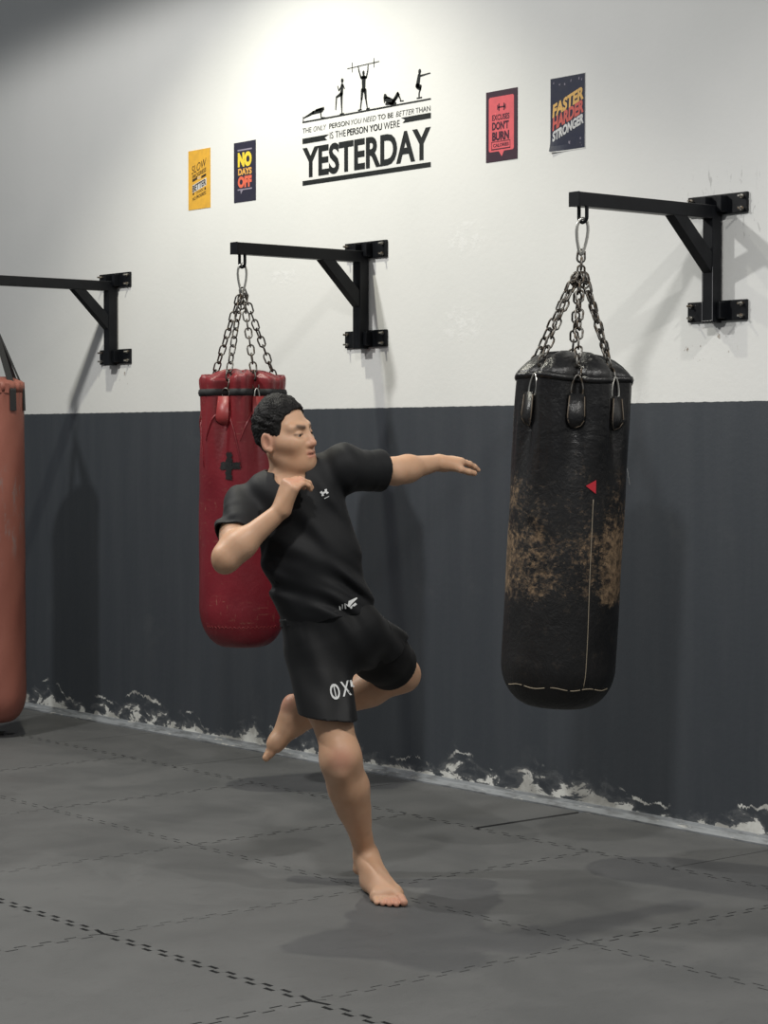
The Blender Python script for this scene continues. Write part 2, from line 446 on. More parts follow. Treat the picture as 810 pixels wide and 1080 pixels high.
def sheet(name, x0, x1, z0, z1, y0, y1, material, parent=None, curl=0.0):
    """a sheet of paper with its own thickness; curl lifts the lower left corner off the wall"""
    nx, nz = 10, 14; fr = []; bk = []
    for j in range(nz + 1):
        for i in range(nx + 1):
            u, v = i / nx, j / nz; x = x0 + (x1 - x0) * u; z = z0 + (z1 - z0) * v
            c = curl * max(0, 1 - (u * 1.6 + v * 5.5)) ** 2; fr.append((x + c * .3, y1 - c, z + c * .15)); bk.append((x + c * .3, y0 - c, z + c * .15))
    n = len(fr); w_ = nx + 1; F = []
    for j in range(nz):
        for i in range(nx):
            a = j * w_ + i; F.append((a, a + 1, a + w_ + 1, a + w_)); F.append((n + a, n + a + w_, n + a + w_ + 1, n + a + 1))
    rim = [i for i in range(w_)] + [j * w_ + nx for j in range(1, nz + 1)] + [nz * w_ + i for i in range(nx - 1, -1, -1)] + [j * w_ for j in range(nz - 1, 0, -1)]
    for k in range(len(rim)): a, b = rim[k], rim[(k + 1) % len(rim)]; F.append((b, a, n + a, n + b))
    return obj(name, (fr + bk, F), material, parent)
def shape(name, polys, y, material, parent):
    bm = bmesh.new()
    for pl in polys: add_poly(bm, pl, y)
    return obj(name, bm, M[material], parent)
def rect(x0, x1, z0, z1, slope=0.0):
    k = slope / 2; return [(x0, z0 - k), (x1, z0 + k), (x1, z1 + k), (x0, z1 - k)]
PY = -.0022
# yellow poster, far left
X0, X1, Z0, Z1 = -1.390, -1.206, 2.568, 2.853
p = empty('poster', ((X0 + X1) / 2, 0, Z0)); tag(p, 'small yellow poster with black lettering, leftmost on the white wall', 'poster', 'small motivational posters on the wall')
def rel(o): return (X0 + X1) / 2, Z0
def pbuild(par, W, Hh, back, curl=0.0, y=PY): return sheet('paper', -W / 2, W / 2, 0, Hh, -.0003, y, M[back], par, curl)
W, Hh = X1 - X0, Z1 - Z0
pbuild(p, W, Hh, 'p_yellow'); ly = PY - .0006; sl_ = .030
def L(par, body, x0, x1, z0, z1, mt, **k): return text_at('lettering', body, x0, x1, z0, z1, ly, M[mt], par, **k)
L(p, 'SLOW', -.062, .060, .186, .224, 'p_ink', slope=.034, shear=.15)
L(p, 'PROGRESS', -.056, .058, .160, .180, 'p_ink', slope=.030, bold=0.019)
for q_ in (rect(-.056, -.016, .138, .150, .010), rect(.018, .058, .149, .161, .010)): shape('ribbon', [q_], ly, 'p_ink', p)
L(p, 'IS', -.010, .012, .144, .156, 'p_white', slope=.004)
L(p, 'BETTER', -.056, .058, .098, .128, 'p_ink', slope=.028, bold=0.032)
shape('plate', [rect(-.058, .060, .095, .131, .029)], ly + .0003, 'p_white', p)
L(p, 'THAN', -.030, .032, .078, .092, 'p_ink', slope=.014)
for q_ in (rect(-.054, -.042, .070, .082, .003), rect(.044, .056, .088, .100, .003)): shape('square', [q_], ly, 'p_ink', p)
L(p, 'NO PROGRESS', -.056, .058, .054, .070, 'p_ink', slope=.026, bold=0.016)
# dark violet poster
X0, X1, Z0, Z1 = -1.012, -.839, 2.572, 2.852; W, Hh = X1 - X0, Z1 - Z0
p = empty('poster', ((X0 + X1) / 2, 0, Z0)); tag(p, 'small dark violet poster reading NO DAYS OFF, left of the big wall lettering', 'poster', 'small motivational posters on the wall')
pbuild(p, W, Hh, 'p_navy')
shape('rule', [rect(-.056, .058, .239, .246)], ly, 'p_lilac', p)
L(p, 'NO', -.054, .056, .163, .232, 'p_lemon', bold=0.072)
L(p, 'DAYS', -.052, .056, .125, .157, 'p_amber', bold=0.048)
L(p, 'OFF', -.054, .056, .066, .120, 'p_coral', bold=0.064)
shape('speech_tail', [[(-.056, .055), (-.034, .055), (-.030, .036), (-.014, .055), (.058, .055), (.058, .061), (-.056, .061)]], ly, 'p_lilac', p)
# red poster
X0, X1, Z0, Z1 = .753, .940, 2.588, 2.874; W, Hh = X1 - X0, Z1 - Z0
p = empty('poster', ((X0 + X1) / 2, 0, Z0)); tag(p, 'small red poster with a dumbbell and a dark border, right of the big wall lettering', 'poster', 'small motivational posters on the wall')
pbuild(p, W, Hh, 'p_maroon')
def rrect(x0, x1, z0, z1, r, n=5):
    pts = []
    for cx, cz, a0 in ((x1 - r, z1 - r, 0), (x0 + r, z1 - r, 90), (x0 + r, z0 + r, 180), (x1 - r, z0 + r, 270)):
        for k in range(n + 1):
            a = math.radians(a0 + 90 * k / n); pts.append((cx + r * math.cos(a), cz + r * math.sin(a)))
    return pts
bub = rrect(-.076, .074, .040, .262, .010)
i_ = [k for k in range(len(bub)) if bub[k][1] < .041]
k0_ = max(i for i in i_ if bub[i][0] < 0); bub = bub[:k0_ + 1] + [(-.016, .040), (.002, .018), (.016, .040)] + bub[k0_ + 1:]
shape('speech_bubble', [bub], PY - .0003, 'p_salmon', p)
db = [rect(-.020, .020, .215, .221)]
for s_ in (-1, 1): db += [rect(*sorted((s_ * .012, s_ * .018)), .203, .233), rect(*sorted((s_ * .020, s_ * .0255)), .208, .228)]
shape('dumbbell_icon', db, ly, 'p_plum', p)
L(p, 'EXCUSES', -.056, .048, .166, .190, 'p_plum', bold=0.032); L(p, 'DON’T', -.056, .044, .127, .160, 'p_plum', bold=0.048); L(p, 'BURN', -.056, .046, .083, .120, 'p_plum', bold=0.056)
L(p, 'CALORIES', -.050, .044, .058, .072, 'p_plum', bold=0.032)
a_, b_ = (-.060, .053, .048, .079)[:2], (.048, .080)
shape('frame_line', [rect(-.060, .053, .078, .081), rect(-.060, .053, .047, .052), rect(-.060, -.057, .047, .081), rect(.050, .053, .047, .081)], ly, 'p_plum', p)
# navy poster, curling at its lower left corner
X0, X1, Z0, Z1 = 1.132, 1.323, 2.594, 2.881; W, Hh = X1 - X0, Z1 - Z0
p = empty('poster', ((X0 + X1) / 2, 0, Z0)); tag(p, 'small navy poster with slanted FASTER HARDER STRONGER, rightmost on the wall, one corner curling', 'poster', 'small motivational posters on the wall')
sheet('backing', -W / 2 - .004, W / 2 + .003, -.005, Hh + .003, -.0002, -.0012, M['p_paper'], p, .012)
pbuild(p, W, Hh, 'p_blue', .012, PY)
L(p, 'FASTER', -.084, .090, .160, .212, 'p_gold', slope=.058, bold=0.048, shear=.1)
L(p, 'HARDER', -.084, .090, .109, .161, 'p_red', slope=.058, bold=0.048, shear=.1)
L(p, 'STRONGER', -.084, .090, .066, .106, 'p_white', slope=.058, bold=0.048, shear=.1)
random.seed(3); gr = []
for k in range(26):
    x = random.uniform(-.085, .085); h = random.choice((random.uniform(.004, .040), random.uniform(.25, .27)))
    s = random.uniform(.001, .004); gr.append([(x - s, h), (x + s * .6, h - s), (x + s, h + s * random.uniform(1, 4)), (x - s * .4, h + s * 2)])
for q_ in gr[:14]: shape('paint_fleck', [q_], ly, 'p_lilac', p)

# --- big vinyl lettering with exercising figures
dec = empty('wall_lettering', (-.034, 0, 2.60)); tag(dec, 'big black vinyl wall lettering YESTERDAY with five exercising figures above', 'wall lettering')
DO = Vector((-.034, 0, 2.60)); VY = -.0012
def W2(px, py):
    q = on_wall(px, py) - DO; return (q.x, q.z)
def cw(cx, cy):
    """a point of the lettering read off the photograph (enlarged 5.4 times from 310, 60)"""
    return W2(310 + cx / 5.4, 60 + cy / 5.4)
def dtext(body, x0, x1, z0, z1, **k): return text_at('lettering', body, x0, x1, z0, z1, VY, M['vinyl'], dec, **k)
xl, xr = cw(50, 735)[0], cw(780, 605)[0]
zb0 = (cw(54, 742)[1] + cw(780, 618)[1]) / 2; zb1 = (cw(54, 714)[1] + cw(780, 591)[1]) / 2
shape('underline', [rect(xl, xr, zb0, zb1)], VY, 'vinyl', dec)
zy0, zy1 = cw(75, 690)[1], cw(75, 515)[1]
dtext('YESTERDAY', xl, xr, zy0, zy1, bold=.032)
# second line with two ribbons
za = cw(200, 470)[1]; zb = cw(200, 437)[1]
xa, xb = cw(205, 450)[0], cw(603, 372)[0]
zc = (cw(210, 470)[1] + cw(600, 395)[1]) / 2; zd = (cw(210, 425)[1] + cw(600, 352)[1]) / 2
dtext('IS THE', xa, cw(296, 430)[0], zc, zd - .004, bold=-.004)
dtext('PERSON YOU', cw(304, 430)[0], cw(502, 400)[0], zc, zd - .004, bold=.02)
dtext('WERE', cw(512, 390)[0], xb, zc, zd - .004, bold=-.004)
r0, r1 = cw(52, 497)[1], cw(52, 466)[1]; xm = cw(200, 450)[0]; xn = cw(610, 385)[0]
shape('ribbon', [[(xl, r0), (xm - .012, r0), (xm - .030, (r0 + r1) / 2), (xm, r1), (xl, r1)]], VY, 'vinyl', dec)
r0, r1 = cw(775, 350)[1], cw(775, 318)[1]
shape('ribbon', [[(xn + .028, (r0 + r1) / 2), (xn + .010, r0), (xr, r0), (xr, r1), (xn, r1)]], VY, 'vinyl', dec)
# first line
def line1(body, c0, c1, **k):
    a, b = cw(c0, 400 - (c0 - 70) * .155), cw(c1, 400 - (c1 - 70) * .155)
    z0 = cw(75, 432)[1]; z1 = cw(75, 404)[1]; dtext(body, a[0], b[0], z0, z1, **k)
line1('THE', 50, 100, bold=-.004); line1('ONLY', 112, 184, shear=.25, bold=-.012); line1('PERSON', 202, 316, bold=.008)
line1('YOU NEED', 326, 468, shear=.25, bold=-.012); line1('TO BE', 478, 566, bold=.008); line1('BETTER', 582, 684, shear=.25, bold=-.012); line1('THAN', 694, 778, bold=-.004)
# ground line and figures
def fig(name, strokes, extra=()):
    polys = []
    for (a, b, ra, rb) in strokes:
        A_, B_ = cw(*a), cw(*b); k = .00105
        polys.append(stroke_poly(A_, B_, ra * k, rb * k))
    for pl in extra: polys.append([cw(*q) for q in pl])
    return shape(name, polys, VY, 'vinyl', dec)
zg0, zg1 = cw(50, 378)[1], cw(50, 369)[1]
shape('ground_line', [rect(xl, xr, zg0, zg1)], VY, 'vinyl', dec)
fig('push_up_figure', [((168, 296), (168, 292), 7, 6), ((160, 304), (110, 318), 9, 8), ((110, 318), (58, 348), 7, 3), ((152, 306), (156, 345), 4, 3), ((156, 345), (180, 346), 2.5, 2), ((54, 344), (54, 372), 2.5, 2.5), ((128, 305), (160, 294), 6, 5)])
fig('running_figure', [((276, 134), (276, 138), 9, 8), ((275, 160), (272, 210), 8, 10), ((270, 210), (243, 230), 8, 5), ((243, 230), (239, 300), 4.5, 3), ((272, 212), (272, 270), 8, 5), ((272, 270), (274, 322), 4.5, 3), ((264, 326), (284, 322), 2.5, 2.5), ((272, 166), (257, 192), 4, 3), ((257, 192), (250, 168), 3, 2.5), ((280, 160), (288, 180), 4, 3)])
fig('barbell_figure', [((397, 88), (397, 96), 7, 7), ((384, 118), (412, 116), 6, 6), ((398, 120), (398, 190), 13, 10), ((390, 190), (386, 240), 9, 6), ((406, 190), (410, 236), 9, 6), ((386, 240), (379, 300), 5, 3), ((410, 236), (419, 294), 5, 3),
                       ((383, 118), (372, 84), 4.5, 3.5), ((372, 84), (367, 56), 3.5, 3), ((413, 116), (421, 80), 4.5, 3.5), ((421, 80), (423, 46), 3.5, 3), ((305, 68), (486, 26), 1.8, 1.8), ((333, 34), (333, 86), 1.8, 1.8), ((457, 8), (457, 58), 1.8, 1.8), ((368, 304), (384, 300), 3, 3), ((414, 298), (430, 293), 3, 3)])
fig('crunch_figure', [((520, 222), (522, 228), 9, 9), ((514, 232), (516, 258), 4, 3), ((528, 240), (560, 258), 12, 14), ((530, 232), (548, 236), 3, 3), ((566, 256), (592, 206), 9, 6), ((592, 206), (610, 248), 5, 3), ((572, 252), (598, 214), 6, 5), ((606, 252), (624, 250), 2.5, 2.5), ((526, 268), (580, 264), 6, 5)])
fig('squat_figure', [((717, 80), (717, 86), 8, 8), ((714, 106), (706, 158), 9, 11), ((722, 108), (776, 92), 4, 2.2), ((702, 164), (722, 168), 10, 7), ((704, 172), (720, 184), 8, 6), ((722, 176), (714, 206), 5, 3.5), ((714, 206), (713, 232), 4, 3), ((702, 236), (728, 231), 3, 3)])
# ------------------------------------------------------------------ punching bags
def leather(name, c1, c2, rough=.38, spec=.5):
    m = mat(name, c1, rough, spec=spec); t = NT(m); p = t.coord()
    return m, t, p
m, t, p = leather('black_leather', (.012, .012, .013), None); x, y, z = t.sep(p)
base = t.mix(t.ramp(t.noise(p, 8, 6), .35, .7), (.0055, .0055, .006), (.011, .0105, .0105))
band = t.math('MULTIPLY', t.ramp(z, -1.40, -1.24), t.ramp(z, -.72, -1.10))           # hit zone, local z below the hook
hard = t.math('MULTIPLY', t.ramp(z, -1.32, -1.27), t.ramp(z, -1.02, -1.10))
wide = t.noise(t.mapping(p, (1, 1, .8)), 7, 4, .6)
fine = t.noise(t.mapping(p, (1, 1, 1.3)), 46, 12, .80)
side = t.math('MULTIPLY', t.ramp(x, .10, .125), t.math('MULTIPLY', t.ramp(z, -1.34, -1.30), t.ramp(z, -.84, -1.0)))
rim_l = t.math('MULTIPLY', t.ramp(x, -.14, -.19), t.math('MULTIPLY', t.ramp(z, -1.42, -1.2), t.ramp(z, -.82, -.92)))
amount = t.math('ADD', t.math('MULTIPLY', band, .05), t.math('MULTIPLY', hard, .075))
amount = t.math('ADD', amount, t.math('ADD', t.math('MULTIPLY', side, .085), t.math('MULTIPLY', rim_l, .04)))
amount = t.math('ADD', amount, t.math('MULTIPLY', t.math('SUBTRACT', wide, .5), .55))
wear = t.ramp(t.math('ADD', fine, amount), .565, .73)
wear = t.math('MULTIPLY', wear, t.math('MAXIMUM', band, t.math('MAXIMUM', side, rim_l)))
brown = t.mix(t.ramp(t.noise(p, 48, 8, .7), .32, .72), (.040, .025, .014), (.30, .20, .115))
faint = t.math('MULTIPLY', t.ramp(t.noise(t.mapping(p, (1, 1, 1)), 26, 9, .75), .54, .72), t.math('MULTIPLY', t.ramp(z, -.75, -1.1), .55))
col = t.mix(faint, base, (.045, .033, .023)); col = t.mix(wear, col, brown); t.color(col)
t.rough(t.math('ADD', t.math('MULTIPLY', t.math('MAXIMUM', wear, faint), .35), t.ramp(z, -1.0, -.75, .50, .34)))
t.bump(t.math('ADD', t.math('ADD', t.noise(p, 90, 5, .6), t.math('MULTIPLY', wear, -.8)), t.math('MULTIPLY', t.noise(t.mapping(p, (1, 1, .7)), 15, 6, .6, 1.2), 3.0)), .30, .005)
M['black_leather'] = m

m, t, p = leather('red_leather', (.24, .012, .022), None); x, y, z = t.sep(p)
base = t.mix(t.ramp(t.noise(p, 5, 6), .3, .75), (.150, .0070, .0145), (.205, .0125, .0215))
sc1 = t.noise(t.mapping(p, (2, 2, 14), rot=(0, .5, .3)), 7, 8, .7); sc2 = t.noise(t.mapping(p, (14, 2, 3), rot=(.3, .7, 0)), 6, 8, .7)
zone = t.ramp(t.noise(p, 3.0, 3), .4, .62)
scr = t.math('MAXIMUM', t.ramp(sc1, .60, .66), t.ramp(sc2, .61, .67))
col = t.mix(t.math('MULTIPLY', t.math('MULTIPLY', scr, zone), .55), base, (.36, .20, .13))
col = t.mix(t.math('MULTIPLY', t.ramp(z, -.95, -.55), .25), col, (.25, .035, .03))
t.color(col); t.rough(t.ramp(t.noise(p, 6, 5), .3, .7, .34, .5)); t.bump(t.math('ADD', t.noise(p, 70, 5), t.noise(p, 9, 4)), .18, .006)
M['red_leather'] = m
m, t, p = leather('red_trim', (.27, .033, .033), None, .42); t.bump(t.noise(p, 80, 4), .2, .003); M['red_trim'] = m
m, t, p = leather('salmon_leather', (.40, .14, .10), None, .55); x, y, z = t.sep(p)
base = t.mix(t.ramp(t.noise(t.mapping(p, (1, 1, .5)), 5, 6), .3, .75), (.235, .078, .056), (.30, .108, .078))
g = t.math('MULTIPLY', t.ramp(t.noise(t.mapping(p, (4, 4, 1)), 9, 8, .7), .52, .66), t.math('MULTIPLY', t.ramp(z, -1.35, -1.15), t.ramp(z, -.75, -.95)))
col = t.mix(t.math('MULTIPLY', g, .75), base, (.21, .17, .16)); t.color(col); t.bump(t.noise(p, 50, 5), .2, .004)
M['salmon_leather'] = m
M['strap_black'] = mat('black_webbing', (.018, .018, .019), .8)
m = mat('tape_black', (.012, .012, .012), .42); t = NT(m); t.bump(t.noise(t.coord(), 60, 4), .4, .004); M['tape'] = m
M['stitch'] = mat('pale_stitch', (.36, .30, .22), .7)
M['stitch_black'] = mat('tan_edge', (.11, .085, .06), .6)
M['label_red'] = mat('label_red', (.50, .025, .04), .5)
M['label_white'] = mat('label_white', (.6, .6, .58), .6)

def sst(a, b, x):
    t = min(1, max(0, (x - a) / (b - a))); return t * t * (3 - 2 * t)
def adiff(a, b): return (a - b + math.pi) % (2 * math.pi) - math.pi
def bag_surface(spec):
    """returns f(theta, s) -> local point; theta measured from the side that faces the camera (local -Y), s = depth below hook"""
    R, zr, zb, tabs = spec['R'], spec['rim'], spec['bottom'], [math.radians(a) for a in spec['tabs']]
    pin, rb = spec['pinch'], spec['rb']
    def rad(th, s):
        r = R * (spec['top_r'] + (1 - spec['top_r']) * sst(zr, zr + .42, s))
        k = 1 - sst(zr + .02, zr + spec['pin_len'], s)
        d = 0.0
        for a in tabs:
            u = adiff(th, a)
            d += math.exp(-(u / .16) ** 2) - .30 * math.exp(-((abs(u) - .34) / .16) ** 2)
        r *= 1 - pin * k * d
        # radiating soft creases below the tabs
        r += .0040 * k * k * math.sin(15 * th + 9 * s + 2 * math.sin(5 * th)) + .0018 * k * math.sin(31 * th - 5 * s) + .0016 * (1 - .6 * k) * math.sin(5 * th + 11 * s) * math.sin(7 * s + 2 * th)
        return r
    def f(th, s):
        r = rad(th, s)
        if s > zb - rb:
            q = min(1, (s - (zb - rb)) / rb); r *= 1 - spec['round'] * (1 - math.sqrt(max(0, 1 - q * q)))
        return Vector((r * math.sin(th), -r * math.cos(th), -s))
    return f, rad
def bag_body(spec, name, material, parent):
    f, rad = bag_surface(spec); n = 128; bm = bmesh.new(); rings = []
    zr, zb, rb, zd = spec['rim'], spec['bottom'], spec['rb'], spec['dome']
    ss = [zr + (zb - rb - zr) * (i / 70) ** 1.15 for i in range(71)] + [zb - rb + rb * math.sin(math.pi / 2 * i / 14) for i in range(1, 14)]
    # closed, creased top
    for q in (.12, .3, .5, .68, .82, .92, .98):
        ring = []
        for k in range(n):
            th = 2 * math.pi * k / n; rr = rad(th, zr) * q
            cre = .010 * math.sin(6 * th + 1.3) * q * (1 - q) * 3 + .006 * math.sin(13 * th) * q * (1 - q) * 3
            zz = zd + (zr - zd) * (q ** spec['dome_pow']) + cre + spec['tilt_top'] * (-rr * math.cos(th))
            ring.append(bm.verts.new((rr * math.sin(th), -rr * math.cos(th), -zz)))
        rings.append(ring)
    for s in ss: rings.append([bm.verts.new(f(2 * math.pi * k / n, s)) for k in range(n)])
    for q in (.75, .45, .15):
        base = f(0, zb - rb + rb * math.sin(math.pi / 2 * 13 / 14)); ring = []
        for k in range(n):
            v = f(2 * math.pi * k / n, zb - rb + rb * math.sin(math.pi / 2 * 13 / 14))
            ring.append(bm.verts.new((v.x * q, v.y * q, -zb + (zb + v.z) * q * q)))
        rings.append(ring)
    for A, B in zip(rings[:-1], rings[1:]):
        for k in range(n): bm.faces.new((A[k], B[k], B[(k + 1) % n], A[(k + 1) % n]))
    bm.faces.new(rings[0]); bm.faces.new(list(reversed(rings[-1])))
    o = obj(name, bm, material, parent, smooth=True); return o, f, rad
def band_on(f, s0, s1, out, thick, n=128, wob=0.0, ths=None):
    """a strap lying on the bag between depths s0..s1"""
    bm = bmesh.new(); rings = []; full = ths is None
    ts = [2 * math.pi * k / n for k in range(n)] if full else ths
    for th in ts:
        w_ = wob * math.sin(3 * th + 1)
        a, b = f(th, s0 + w_), f(th, s1 + w_); d = Vector((math.sin(th), -math.cos(th), 0))
        rings.append([bm.verts.new(q) for q in (a - d * .002, a + d * out, (a + b) / 2 + d * (out + thick), b + d * out, b - d * .002)])
    N = len(rings)
    for i in range(N if full else N - 1):
        A, B = rings[i], rings[(i + 1) % N]
        for k in range(4): bm.faces.new((A[k], A[k + 1], B[k + 1], B[k]))
        bm.faces.new((A[4], A[0], B[0], B[4]))
    if not full: bm.faces.new(rings[0]); bm.faces.new(list(reversed(rings[-1])))
    return bm
def tab_geo(f, th, s0, s1, half, out):
    """leather tab: rounded strip lying on the bag; returns mesh and its edge line"""
    edge = []; R = f(th, s1).to_2d().length
    for k in range(9):
        t_ = math.pi * k / 8; edge.append((half * math.cos(t_), s1 - half + half * math.sin(t_)))
    edge = [(half * .80, s0)] + edge + [(-half * .80, s0)]
    def P(u, s, o):
        d = Vector((math.sin(th), -math.cos(th), 0)); tg = Vector((math.cos(th), math.sin(th), 0))
        rim_ = f(th + u / R, s); c_ = f(th, s); far = max(rim_.dot(d), (c_.dot(d) - u * u / (2 * R)))
        return tg * (c_.dot(tg) + u) + d * (far + o) + Vector((0, 0, -s))
    bm = bmesh.new()
    A = [bm.verts.new(P(u, s, out)) for u, s in edge]; B = [bm.verts.new(P(u * .93, s - .001, out + .005)) for u, s in edge]
    n = len(edge)
    for k in range(n): bm.faces.new((A[k], A[(k + 1) % n], B[(k + 1) % n], B[k]))
    bm.faces.new(list(reversed(B))); bm.faces.new(A)
    line = [P(u * .80, s - .006 if 0 < i < n - 1 else s, out + .0055) for i, (u, s) in enumerate(edge)]
    return bm, line, P
def snap_hook(bm, a, b, width, r):
    """pear-shaped carabiner from a (top) to b (bottom)"""
    a = Vector(a); b = Vector(b); d = (b - a); L = d.length; d.normalize()
    side = RT_LOCAL - d * RT_LOCAL.dot(d); side.normalize(); pts = []
    for k in range(20):
        t_ = 2 * math.pi * k / 20
        wv = width * (.5 + .22 * math.cos(t_))                 # wider near the top
        pts.append(a.lerp(b, .5) - d * (L / 2 * math.cos(t_)) + side * (wv * math.sin(t_)))
    add_tube(bm, pts, r, 8, closed=True, hint=d.cross(side))
RT_LOCAL = Vector((1, 0, 0))
BAG_RZ = math.atan2(RT.y, RT.x)

def build_bag(key, spec, label, trims):
    hook = HOOK[key]
    r = empty('punching_bag', hook, BAG_RZ); tag(r, label, 'punching bag', 'bags hanging from wall brackets')
    if spec.get('swing'):
        r.rotation_euler = (Matrix.Rotation(BAG_RZ, 3, 'Z') @ Matrix.Rotation(math.radians(spec['swing']), 3, 'Y')).to_euler()
    body, f, rad = bag_body(spec, 'shell', M[spec['mat']], r)
    return r, body, f, rad

# --- black bag
spec = dict(R=.199, rim=.528, bottom=1.680, dome=.455, rb=.15, round=.62, top_r=.965, pinch=.16, pin_len=.50, tabs=(-57, -1, 48, 118, 180, -112),
            mat='black_leather', dome_pow=3.2, tilt_top=.05, swing=3.0)
# round: 1-(..) factor at the very bottom keeps a wide flat base
r, body, f, rad = build_bag('R', spec, 'black leather punching bag with worn brown patches, at the right', None)
obj('rim_roll', band_on(f, .530, .552, .003, .004, wob=.006), M['black_leather'], r, True)
bm = bmesh.new(); snap_hook(bm, (0, 0, .014), (0, 0, -.112), .036, .0055); obj('carabiner', bm, M['bright'], r, True)
apex = Vector((0.0, 0, -.165))
bm = bmesh.new()
for k in range(4): add_link(bm, Vector((random.uniform(-.006, .006), random.uniform(-.01, .01), -.115 - .027 * k)), Vector((0, 0, 1)), Vector((math.cos(k * 1.6), math.sin(k * 1.6), 0)), .044, .027, .0038)
for k in range(7): add_link(bm, Vector((random.uniform(-.02, .022), random.uniform(-.02, .02), -.185 - random.uniform(0, .03))), Vector((random.uniform(-1, 1), random.uniform(-1, 1), .6)), Vector((random.uniform(-1, 1), .4, 0)), .044, .027, .0038)
obj('chain_knot', bm, M['chain'], r, True)
for i, a in enumerate(spec['tabs']):
    th = math.radians(a); front = i < 3
    s_ring = .625 if front else .60
    top = f(th, .545) + Vector((math.sin(th), -math.cos(th), 0)) * .018
    end = Vector((top.x * .93, top.y * .93, -.535))
    obj('chain', chain_mesh(apex + Vector((.014 * math.sin(th), -.014 * math.cos(th), -.01)), end, L=.044, W=.027, r=.0038), M['chain'], r, True)
    bmh = bmesh.new(); o2 = Vector((math.sin(th), -math.cos(th), 0)); tg = Vector((math.cos(th), math.sin(th), 0))
    pts = []
    for k in range(16):
        t_ = 2 * math.pi * k / 16
        wv = .014 + .012 * (1 - math.cos(t_)) / 2
        s_ = .532 + .085 * (1 - math.cos(t_)) / 2
        pts.append(f(th, s_) + o2 * (.013 + .006 * math.sin(t_ / 2)) + tg * (wv * math.sin(t_)) )
    add_tube(bmh, pts, .0042, 8, closed=True, hint=o2); obj('snap_hook', bmh, M['chain' if i == 1 else 'bright'], r, True)
    bt, line, P = tab_geo(f, th, .597, .714, .031, .006)
    tb = obj('hanging_tab', bt, M['black_leather'], r, True)
    bs = bmesh.new(); add_tube(bs, [P(u, s, .010) for u, s in ((-.025, .604), (-.029, .67), (-.027, .687), (-.018, .703), (0, .711), (.018, .703), (.027, .687), (.029, .67), (.025, .604))], .0022, 6); obj('tab_edge', bs, M['stitch_black'], tb, True)
# seam down the front, seam near the base
bm = bmesh.new(); th = math.radians(22)
add_tube(bm, [f(th + .02 * math.sin(s * 5), s) * 1.0 + Vector((math.sin(th), -math.cos(th), 0)) * .0006 for s in np.linspace(.95, 1.60, 40)], .0013, 5); obj('side_seam', bm, M['stitch'], r, True)
bm = bmesh.new()
for seg in ((-70, -45), (-42, -18), (-12, 6), (9, 20), (22, 36), (38, 62)):
    ts = [math.radians(a) for a in np.linspace(seg[0], seg[1], 8)]
    add_tube(bm, [f(a, 1.596 + .004 * math.sin(a * 9)) * 1.002 for a in ts], .0016, 5)
obj('base_seam', bm, M['stitch'], r, True)
bm = bmesh.new()
tri = [(-.022, .905), (.012, .884), (.014, .930)]; th0 = math.radians(18.5)
vs = [bm.verts.new(f(th0 + u / .192, s) + Vector((math.sin(th0), -math.cos(th0), 0)) * .0025) for u, s in tri]
fa = bm.faces.new(vs); e = bmesh.ops.extrude_face_region(bm, geom=[fa])
for v in [g for g in e['geom'] if isinstance(g, bmesh.types.BMVert)]: v.co += Vector((math.sin(th0), -math.cos(th0), 0)) * .0015
obj('triangle_label', bm, M['label_red'], r)
bm = bmesh.new(); th0 = math.radians(88)
vs = [bm.verts.new(f(th0 + u, s) + Vector((math.sin(th0), -math.cos(th0), 0)) * o_) for u, s, o_ in ((-.08, .84, .001), (.08, .84, .001), (.08, .895, .012), (-.08, .895, .012))]
fa = bm.faces.new(vs); e = bmesh.ops.extrude_face_region(bm, geom=[fa])
for v in [g for g in e['geom'] if isinstance(g, bmesh.types.BMVert)]: v.co += Vector((math.sin(th0), -math.cos(th0), 0)) * .0012
obj('side_tag', bm, M['label_white'], r)

# --- red bag
spec = dict(R=.182, rim=.474, bottom=1.588, dome=.432, rb=.17, round=.60, top_r=.93, pinch=.25, pin_len=.52, tabs=(-24, 27, -82, 112),
            mat='red_leather', dome_pow=3.0, tilt_top=.03)
r, body, f, rad = build_bag('M', spec, 'red leather punching bag with a black tape cross, behind the person', None)
fc = lambda th, s: f(th, max(s, .474)) * 1.0 + Vector((0, 0, max(0, .474 - s)))
bm = bmesh.new(); n = 128; rings = []      # standing collar above the belt
for s_, k_ in ((.510, 1.0), (.489, 1.015), (.469, 1.02), (.457, .99), (.459, .93), (.474, .90)):
    ring = []
    for k in range(n):
        th = 2 * math.pi * k / n; v = f(th, .494); fl = .010 * math.sin(4 * th + .6)
        ring.append(bm.verts.new((v.x * k_, v.y * k_, -s_ + (fl if s_ < .484 else 0))))
    rings.append(ring)
for A, B in zip(rings[:-1], rings[1:]):
    for k in range(n): bm.faces.new((A[k], B[k], B[(k + 1) % n], A[(k + 1) % n]))
obj('collar', bm, M['red_leather'], r, True)
obj('belt', band_on(f, .510, .538, .004, .004), M['strap_black'], r, True)
bm = bmesh.new(); snap_hook(bm, (0, 0, .014), (0, 0, -.105), .034, .005); obj('carabiner', bm, M['bright'], r, True)
bm = bmesh.new()
for k in range(5): add_link(bm, Vector((random.uniform(-.012, .012), random.uniform(-.01, .01), -.105 - .012 * k)), Vector((.3 * (k % 3 - 1), .2, 1)), Vector((math.cos(k * 1.6), math.sin(k * 1.6), 0)), .044, .027, .0036)
obj('chain_knot', bm, M['chain'], r, True)
apex = Vector((0, 0, -.118))
